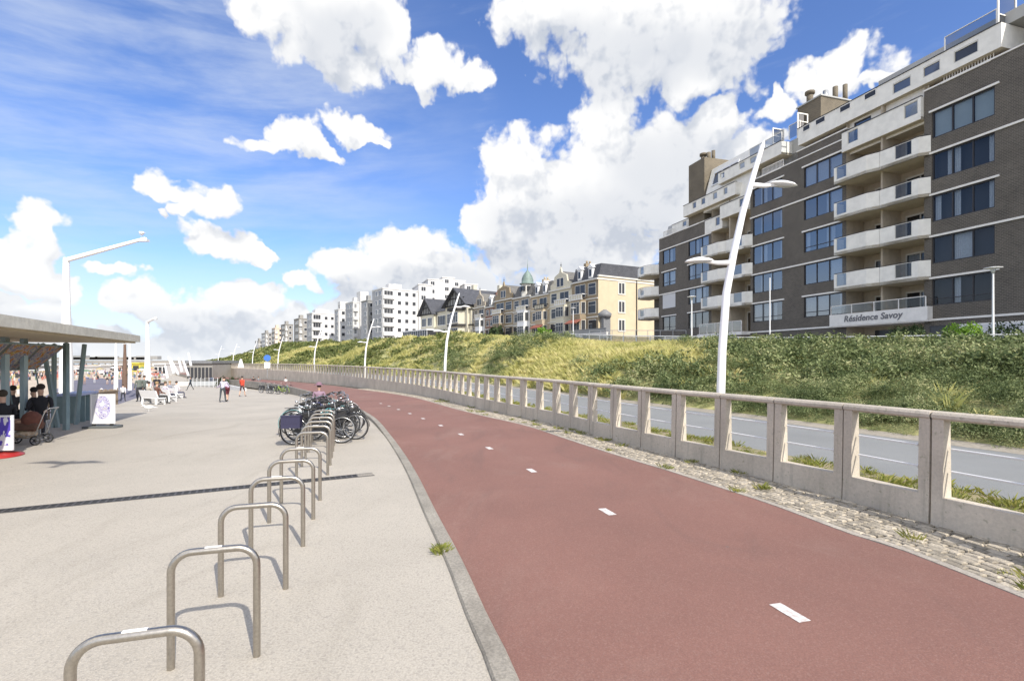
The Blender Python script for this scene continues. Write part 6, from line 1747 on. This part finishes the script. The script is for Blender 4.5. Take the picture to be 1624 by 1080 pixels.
def P_(px_, py_, label, rz, top, legs, **k):
    z = -.5
    if k.pop('beach', False): z = -3.15
    else:
        for _ in range(15): z = zprom(W(px_, py_, z).y)
    p_ = W(px_, py_, z); k.setdefault('group', None)
    return person(label, (p_.x, p_.y, p_.z), R(rz), top, legs, **k)
P_(361, 637, 'person in a lilac top and maroon shorts bending forward', 62, (.50,.42,.56), (.12,.02,.03), pose='bend', shorts=True, hair=(.35,.25,.15))
P_(353, 638, 'person in dark clothes pushing along beside the one in lilac', 10, (.45,.45,.52), (.05,.06,.07), pose='lean', h=1.7)
P_(384, 629, 'person in a bright red shirt and dark shorts walking away', -8, (.62,.07,.035), (.07,.03,.035), pose='walk', shorts=True, hair=(.05,.035,.03))
P_(302, 619, 'lone person in dark clothes walking in the middle distance', 150, (.03,.04,.055), (.03,.035,.045), pose='stride')
P_(402, 615, 'person in a dark jacket standing by the far bicycles', 30, (.05,.04,.04), (.25,.22,.2), pose='stand')
P_(410, 615, 'person in a grey top and black trousers beside the far bicycles', 200, (.22,.23,.24), (.02,.02,.025), pose='stand')
P_(453, 617, 'person in a white shirt seen over the low white wall', 0, (.7,.7,.7), (.04,.04,.05), pose='walk', h=1.7)
ch_ = person('child in a mauve sun hat and dusky pink top behind the parked bicycles', (-6.35, 16.6, zprom(16.6)), R(200), (.30,.20,.26), (.06,.07,.18), h=1.38, hat=(.22,.13,.17))
P_(221, 637, 'person in a long grey green coat standing at the left of the benches', 60, (.13,.15,.13), (.03,.03,.035), pose='stand', long_coat=True)
P_(229, 636, 'person in dark grey standing with the one in the long coat', 240, (.14,.16,.15), (.04,.04,.045), pose='stand')
P_(195, 637, 'small child in a white top at the end of the wooden fence', 20, (.75,.75,.75), (.03,.03,.04), h=1.15, pose='walk')
P_(246, 620, 'person in black with dark hair standing behind the benches', 180, (.02,.02,.025), (.03,.03,.04))
P_(252, 621, 'second person in black behind the benches, slightly right of the first', 160, (.03,.025,.03), (.03,.03,.04))
# people on the lower terrace
for i_, (px_, py_, top, legs, lab, rz_) in enumerate([(170,610,(.03,.03,.035),(.55,.45,.38),'left one of two people in black tops crossing the purple terrace',10),(178,610,(.025,.025,.03),(.6,.5,.42),'right one of two people in black tops crossing the purple terrace',10),
      (150,608,(.6,.55,.5),(.6,.6,.6),'pale dressed person alone on the purple terrace',60),(134,610,(.5,.3,.18),(.35,.22,.15),'person in sandy brown at the back of the purple terrace',200),(202,610,(.7,.7,.7),(.02,.02,.02),'person in a white top and black skirt near the slim masts',90),
      (161,640,(.72,.45,.48),(.60,.35,.33),'person in pink with a white sun hat leaning on the wooden fence',190)]):
    P_(px_, py_, lab, rz_, top, legs, beach=True, shorts=(i_ in (0,1)), hat=(.75,.72,.7) if i_ == 5 else None)
# people at the kiosk
def at(px_, Y, z=None): return ((px_-812)/800*Y, Y, zprom(Y) if z is None else z)
def stool(px_, Y, label):
    X, Y_, Z = at(px_, Y); o = thing('stool', label, 'stool', (X, Y_-.02, Z), 0, 'stools under the kiosk roof')
    q = MB(); q.lathe([(.17,.40),(.18,.43),(.16,.445)], 14); q.build('seat', M_black, o)
    for k in range(4):
        a = math.pi/4+k*math.pi/2; q = MB(); q.tube([(.12*math.cos(a),.12*math.sin(a),.41),(.2*math.cos(a),.2*math.sin(a),0)], .014, 5); q.build('leg', M_steel, o)
stool(64, 14.2, 'stool under the bulkier of the two people in black'); stool(50, 14.8, 'stool under the slimmer of the two people in black'); stool(3, 12.1, 'stool at the left edge beneath the kiosk awning'); stool(22, 16., 'stool behind the kiosk pillar')
person('bulkier person in black seated under the kiosk roof, right one of the pair', at(64, 14.2), R(215), (.02,.022,.028), (.025,.025,.03), pose='sit', hair=(.03,.02,.015), h=1.86)
person('slimmer person in black seated under the kiosk roof, left one of the pair', at(50, 14.8), R(130), (.02,.02,.022), (.02,.02,.022), pose='sit', h=1.72, hair=(.015,.012,.01))
person('person in black seated at the left edge under the kiosk awning', at(3, 12.1), R(60), (.015,.016,.02), (.02,.02,.025), pose='sit', hair=(.04,.03,.02), h=1.8)
person('dark haired person in dark grey half hidden behind the kiosk pillar', at(22, 16.), R(20), (.05,.05,.06), (.03,.03,.03), pose='sit', h=1.75, hair=(.02,.015,.01))
# white benches with people
def bench(px_, py_, rz, label):
    z = -.5
    for _ in range(15): z = zprom(W(px_, py_, z).y)
    p_ = W(px_, py_, z); o = thing('bench', label, 'bench', (p_.x, p_.y, p_.z), rz, 'white benches on the promenade', scale=(.9, 1, .88))
    q = MB(); q.box(-.9,.9,-.22,.24,.40,.46); q.build('seat', M_lampw, o, bevel=.01)
    q = MB(); q.extr([(-.22,.46),(-.16,.46),(-.30,.95),(-.36,.95)], lambda a, h, t: (t, a, h), -.9, .9); q.build('backrest', M_lampw, o)
    for x_ in (-.75, .75):
        q = MB(); q.extr([(-.28,0),(-.20,0),(-.16,.40),(.16,.40),(.20,0),(.28,0),(.24,.399),(-.24,.399)], lambda a, h, t: (t, a, h), x_-.05, x_+.05); q.build('leg', M_lampw, o)
    return o, p_
for i_, (px_, py_, sit) in enumerate([(243, 641, [((.45,.40,.33),(.30,.24,.2),'seated person in beige on the nearest white bench'),((.15,.07,.05),(.05,.05,.05),'seated person in brown on the nearest white bench')]),
                                      (263, 637, [((.62,.55,.6),(.05,.05,.08),'seated person in pale lilac on the middle white bench')]),
                                      (275, 632, [((.30,.31,.36),(.08,.08,.1),'seated person in grey on the farther white bench'),((.7,.66,.68),(.1,.1,.14),'seated person in white on the farther white bench')])]):
    rb = R(-25); o, p_ = bench(px_, py_, rb, ['nearest white bench, at the left with its side to the viewer', 'middle white bench of the three near the second mast', 'farther white bench of the three near the second mast'][i_])
    for k, (tp, lg, lab) in enumerate(sit):
        dx = (-.4 if k == 0 else .42) if len(sit) > 1 else 0
        person(lab, (p_.x+dx*math.cos(rb)+.02, p_.y+dx*math.sin(rb), p_.z), rb, tp, lg, pose='sit', h=1.78, hair=rng.choice([(.05,.03,.02),(.3,.2,.1),(.12,.08,.05)]))

# ------------------------------------------------------------------ wooden fence at the promenade edge
wf = thing('wooden_fence', 'weathered wooden picket fence along the promenade edge behind the white framed sign', 'fence')
pts = [W(x_, y_, -.25 if x_ < 160 else -.55) for x_, y_ in ((70, 672), (105, 664), (135, 656), (170, 647), (188, 641))]
q = MB(); tot = 0; nposts = 0
M_wood = mat('weathered_wood', (.30,.23,.16), .9, var=.35, vs=3)
rails = MB()
for a, c in zip(pts[:-1], pts[1:]):
    L_ = (c-a).length; n_ = int(L_/.28)
    for k in range(n_):
        p_ = a.lerp(c, k/n_); z = zprom(p_.y); hgt = .95*rng.uniform(.92,1.05)
        pk = MB(); pk.box(-.05,.05,-.02,.02,0,hgt) 
        if nposts < 96:
            o = pk.build('picket', M_wood, wf); o.location = (p_.x, p_.y, z-.02); o.rotation_euler = (0,0,math.atan2(c.y-a.y, c.x-a.x)+rng.uniform(-.1,.1)); nposts += 1
    for h_ in (.25, .8): rails.tube([(a.x,a.y,zprom(a.y)+h_),(c.x,c.y,zprom(c.y)+h_)], .03, 5)
rails.build('rails', M_wood, wf)

# ------------------------------------------------------------------ things at the far end of the promenade and on the beach
def box_building(nm, label, cat, px0, px1, ytop, Y, zb, wallm, stripe=None, dep=8., roofm=None, nwin=5, grp=None, yaw=0.):
    x0, x1 = (px0-812)/800*Y, (px1-812)/800*Y; w = x1-x0; H = EYE+(570-ytop)/800*Y - zb
    o = thing(nm, label, cat, (x0, Y, zb), yaw, grp)
    q = MB(); q.box(0,w,0,dep,0,H*.88); q.build('wall', wallm, o)
    q = MB(); q.box(-w*.04,w*1.04,-.5,dep+.5,H*.88,H); q.build('roof', roofm or M_white, o)
    for k in range(nwin):
        a = w*(k+.15)/nwin; c = w*(k+.85)/nwin; q = MB(); q.box(a,c,-.06,.01,H*.22,H*.70); q.build('window', M_fglass, o)
    return o
box_building('beach_pavilion', 'dark glazed beach pavilion at the end of the promenade left of the wall', 'pavilion', 296, 337, 572, 110, -3.1, M_gry2, dep=10, roofm=M_leadr, nwin=7)
box_building('beach_pavilion', 'white flat roofed pavilion to the right of the second mast', 'pavilion', 244, 264, 576, 160, -3.2, M_white, dep=10, nwin=3)
box_building('beach_pavilion', 'long white beach pavilion seen between the kiosk posts', 'pavilion', 96, 127, 581, 190, -3.2, M_white, dep=14, nwin=4)
box_building('beach_pavilion', 'low dark beach pavilion behind the two slim masts', 'pavilion', 160, 197, 578, 230, -3.2, M_gry2, dep=14, nwin=8)
box_building('beach_stall', 'small yellow beach stall between the slim masts and the second mast', 'stall', 209, 222, 575, 200, -3.2, mat('yellow_paint', (.62,.52,.08), .6), dep=4, nwin=1, roofm=mat('yellow_paint', (.62,.52,.08), .6))
box_building('beach_pavilion', 'grey beach pavilion left of the long white one', 'pavilion', 20, 62, 579, 200, -3.2, M_grst, dep=14, nwin=6)
# slanting white struts
st_ = thing('shade_sail_frame', 'white slanting beams of a sail structure before the dark pavilion', 'sail frame')
q = MB()
for (xa, ya, xb_, yb_) in ((267,566,276,592),(270,568,283,594),(283,568,289,590),(290,570,299,596),(299,560,303,580),(262,580,266,600)):
    Y = 92; a = PY(xa, ya, Y); c = PY(xb_, yb_, Y-2); 
    b__ = MB(); b__.tube([a, c], [.14,.2], 6, smooth=False); b__.build('beam', M_lampw, st_)
# low white walls and glass screens
lw1 = MB(); a = W(360, 599, -1.9); c = W(455, 612, -1.3)
for nm_, (xa, za, Ya), (xb_, zb_, Yb), h_, lab in (('low_wall',(278,-2.6,88),(345,-2.7,92),.75,'low white wall in front of the dark beach pavilion'),('low_wall',(352,-2.2,72),(388,-1.9,62),.8,'low white wall behind the leaning pair')):
    p0, p1 = Vector(((xa-812)/800*Ya, Ya)), Vector(((xb_-812)/800*Yb, Yb)); t = (p1-p0).normalized(); n_ = Vector((t.y,-t.x))*.2
    q = MB(); q.prism([tuple(p0-n_), tuple(p1-n_), tuple(p1+n_), tuple(p0+n_)], za-.6, za+h_); q.build(nm_, M_white, label=lab, cat='low wall')
gs = thing('glass_windscreen', 'line of glass wind screens in front of the far terrace', 'wind screen')
p0, p1 = PY(300, 600, 84), PY(352, 597, 78)
q = MB(); g2 = MB()
for k in range(9):
    p_ = p0.lerp(p1, k/8); z_ = zprom(p_.y); q.tube([(p_.x,p_.y,z_),(p_.x,p_.y,z_+1.5)], .04, 5)
    if k < 8: r_ = p0.lerp(p1, (k+1)/8); g2.quad((p_.x,p_.y,z_+.1),(r_.x,r_.y,z_+.1),(r_.x,r_.y,z_+1.45),(p_.x,p_.y,z_+1.45))
q.build('posts', M_lampw, gs); g2.build('pane', M_glass, gs)
pb_ = W(336, 606, -2.2); q = MB(); q.lathe([(.35,0),(.4,1.1),(.42,1.25),(.2,1.35)], 12); o = q.build('litter_bin', mat('blue_bin', (.10,.12,.17), .6), label='grey blue litter bin beside the glass wind screens', cat='bin'); o.location = (pb_.x, pb_.y, zprom(pb_.y))
for px_, py_, lab, w_, h_ in ((352,607,'dark green parasol folded behind the leaning pair, left one',.9,1.6),(367,606,'dark green bush planter behind the leaning pair, middle one',1.1,1.5),(377,606,'dark green bush planter beside the red shirted person',1.0,1.3)):
    z = zprom(62); p_ = W(px_, py_, z); pr = leaf_proto(300, .16, 1., .5, .6, px_)*np.array([w_,w_,h_*.8]) + np.array([p_.x, p_.y, zprom(p_.y)+.35])
    o = leafobj('potted_shrub', pr, M_darkb); tag(o, lab.replace('parasol folded','shrub'), 'shrub', 'dark shrubs behind the leaning pair')
    q = MB(); q.lathe([(w_*.3,-.35),(w_*.42,.35),(w_*.38,.36)], 10); pt = q.build('pot', M_grst, o); pt.location = (p_.x, p_.y, zprom(p_.y)+.3)
# blue and white sign on the wall
sg2 = thing('traffic_sign', 'round blue traffic sign over a white plate beside the far wall', 'traffic sign', tuple(PY(424, 592, 66)), R(20))
q = MB(); q.tube([(0,0,-.6),(0,0,2.4)], .05, 6); q.build('pole', M_steel, sg2)
q = MB(); q.extr([(.42*math.cos(2*math.pi*k/20), 2.0+.42*math.sin(2*math.pi*k/20)) for k in range(20)], lambda a, h, t: (a, t, h), -.10, -.07); q.build('disc', mat('sign_blue', (.05,.16,.5), .4), sg2)
q = MB(); q.box(-.35,.35,-.10,-.07,.7,1.45); q.build('plate', M_lampw, sg2)
ws_ = thing('warning_sign', 'small white triangular sign standing before the far grey wall', 'sign', tuple(PY(382, 583, 88)), R(30))
q = MB(); q.extr([(-.5,0),(.5,0),(.12,1.5),(-.12,1.5)], lambda a, h, t: (a, t, h), -.05, 0); q.build('board', M_lampw, ws_)
# pier on the horizon
pier = thing('pier', 'long grey pier on rows of legs along the horizon at the left', 'pier')
q = MB(); Y = 520; x0, x1 = (-60-812)/800*Y, (300-812)/800*Y
q.box(x0, x1, Y-4, Y+4, EYE+(570-578)/800*Y*1.0+1.2, EYE+(570-576)/800*Y+2.6); q.box(x0, x1*.0+x1-40, Y-3, Y+3, 1.6, 4.2)
q.build('deck', M_gry2, pier)
q = MB()
xx = x0
while xx < x1: q.box(xx, xx+.9, Y-3.5, Y-2.6, -3.3, -1.6); xx += 6.5
q.build('legs', M_gry2, pier)
q = MB()
for px_, w_, h_ in ((128,14,4),(152,8,3),(170,20,3.4),(208,10,3),(236,22,3.6),(60,26,4.5)):
    xx = (px_-812)/800*Y; q.box(xx-w_/2, xx+w_/2, Y-3, Y+3, 2, 2+h_)
q.build('pier_buildings', M_grst, pier)
# beach crowd: small standing and lying figures, windbreaks, sunshades
cols_ = [(.50,.35,.27),(.42,.15,.11),(.13,.16,.28),(.6,.6,.6),(.04,.04,.04),(.45,.38,.2),(.14,.22,.15),(.4,.3,.35)]
crowd_m = [cm(c_) for c_ in cols_]
q = MB()
for k in range(900):
    px_ = rng.uniform(-40, 262); Y = rng.uniform(75, 330) ** 1.0; 
    if 40 < px_ < 236 and Y < 128: continue
    x_ = (px_-812)/800*Y; m_ = rng.randrange(8); m2 = rng.randrange(8); hh_ = rng.uniform(1.5, 1.8)
    if rng.random() < .25: q.ball((x_, Y, -3.0), (.8,.35,.25), 6, m_, 4); continue
    if x_ > -90 and Y > 120: continue
    q.tube([(x_-.08,Y,-3.2),(x_-.07,Y,-3.2+hh_*.5)], [.07,.1], 5, m2); q.tube([(x_+.09,Y,-3.2),(x_+.07,Y,-3.2+hh_*.5)], [.07,.1], 5, m2)
    q.tube([(x_,Y,-3.2+hh_*.47),(x_,Y,-3.2+hh_*.68),(x_,Y,-3.2+hh_*.82),(x_,Y,-3.2+hh_*.86)], [.15,.17,.19,.06], 6, m_); q.ball((x_,Y,-3.2+hh_*.94), (.1,.1,.13), 6, 0, 4)
o = q.build('beach_crowd', crowd_m); tag(o, kind='stuff')
q = MB()
for k in range(110):
    px_ = rng.uniform(0, 255); Y = rng.uniform(140, 330); x_ = (px_-812)/800*Y; m_ = rng.choice([1,3,5,6,4,0])
    if rng.random() < .5: q.tube([(x_,Y,-3.2),(x_,Y,-1.2)], .05, 4, 3); q.lathe([(1.3,-1.35),(.9,-1.05),(.05,-.8)], 8, (x_,Y,0), m_)
    else: q.box(x_-1.6, x_+1.6, Y, Y+.6, -3.2, -2.1, m_)
o = q.build('beach_sunshades', crowd_m); tag(o, kind='stuff')
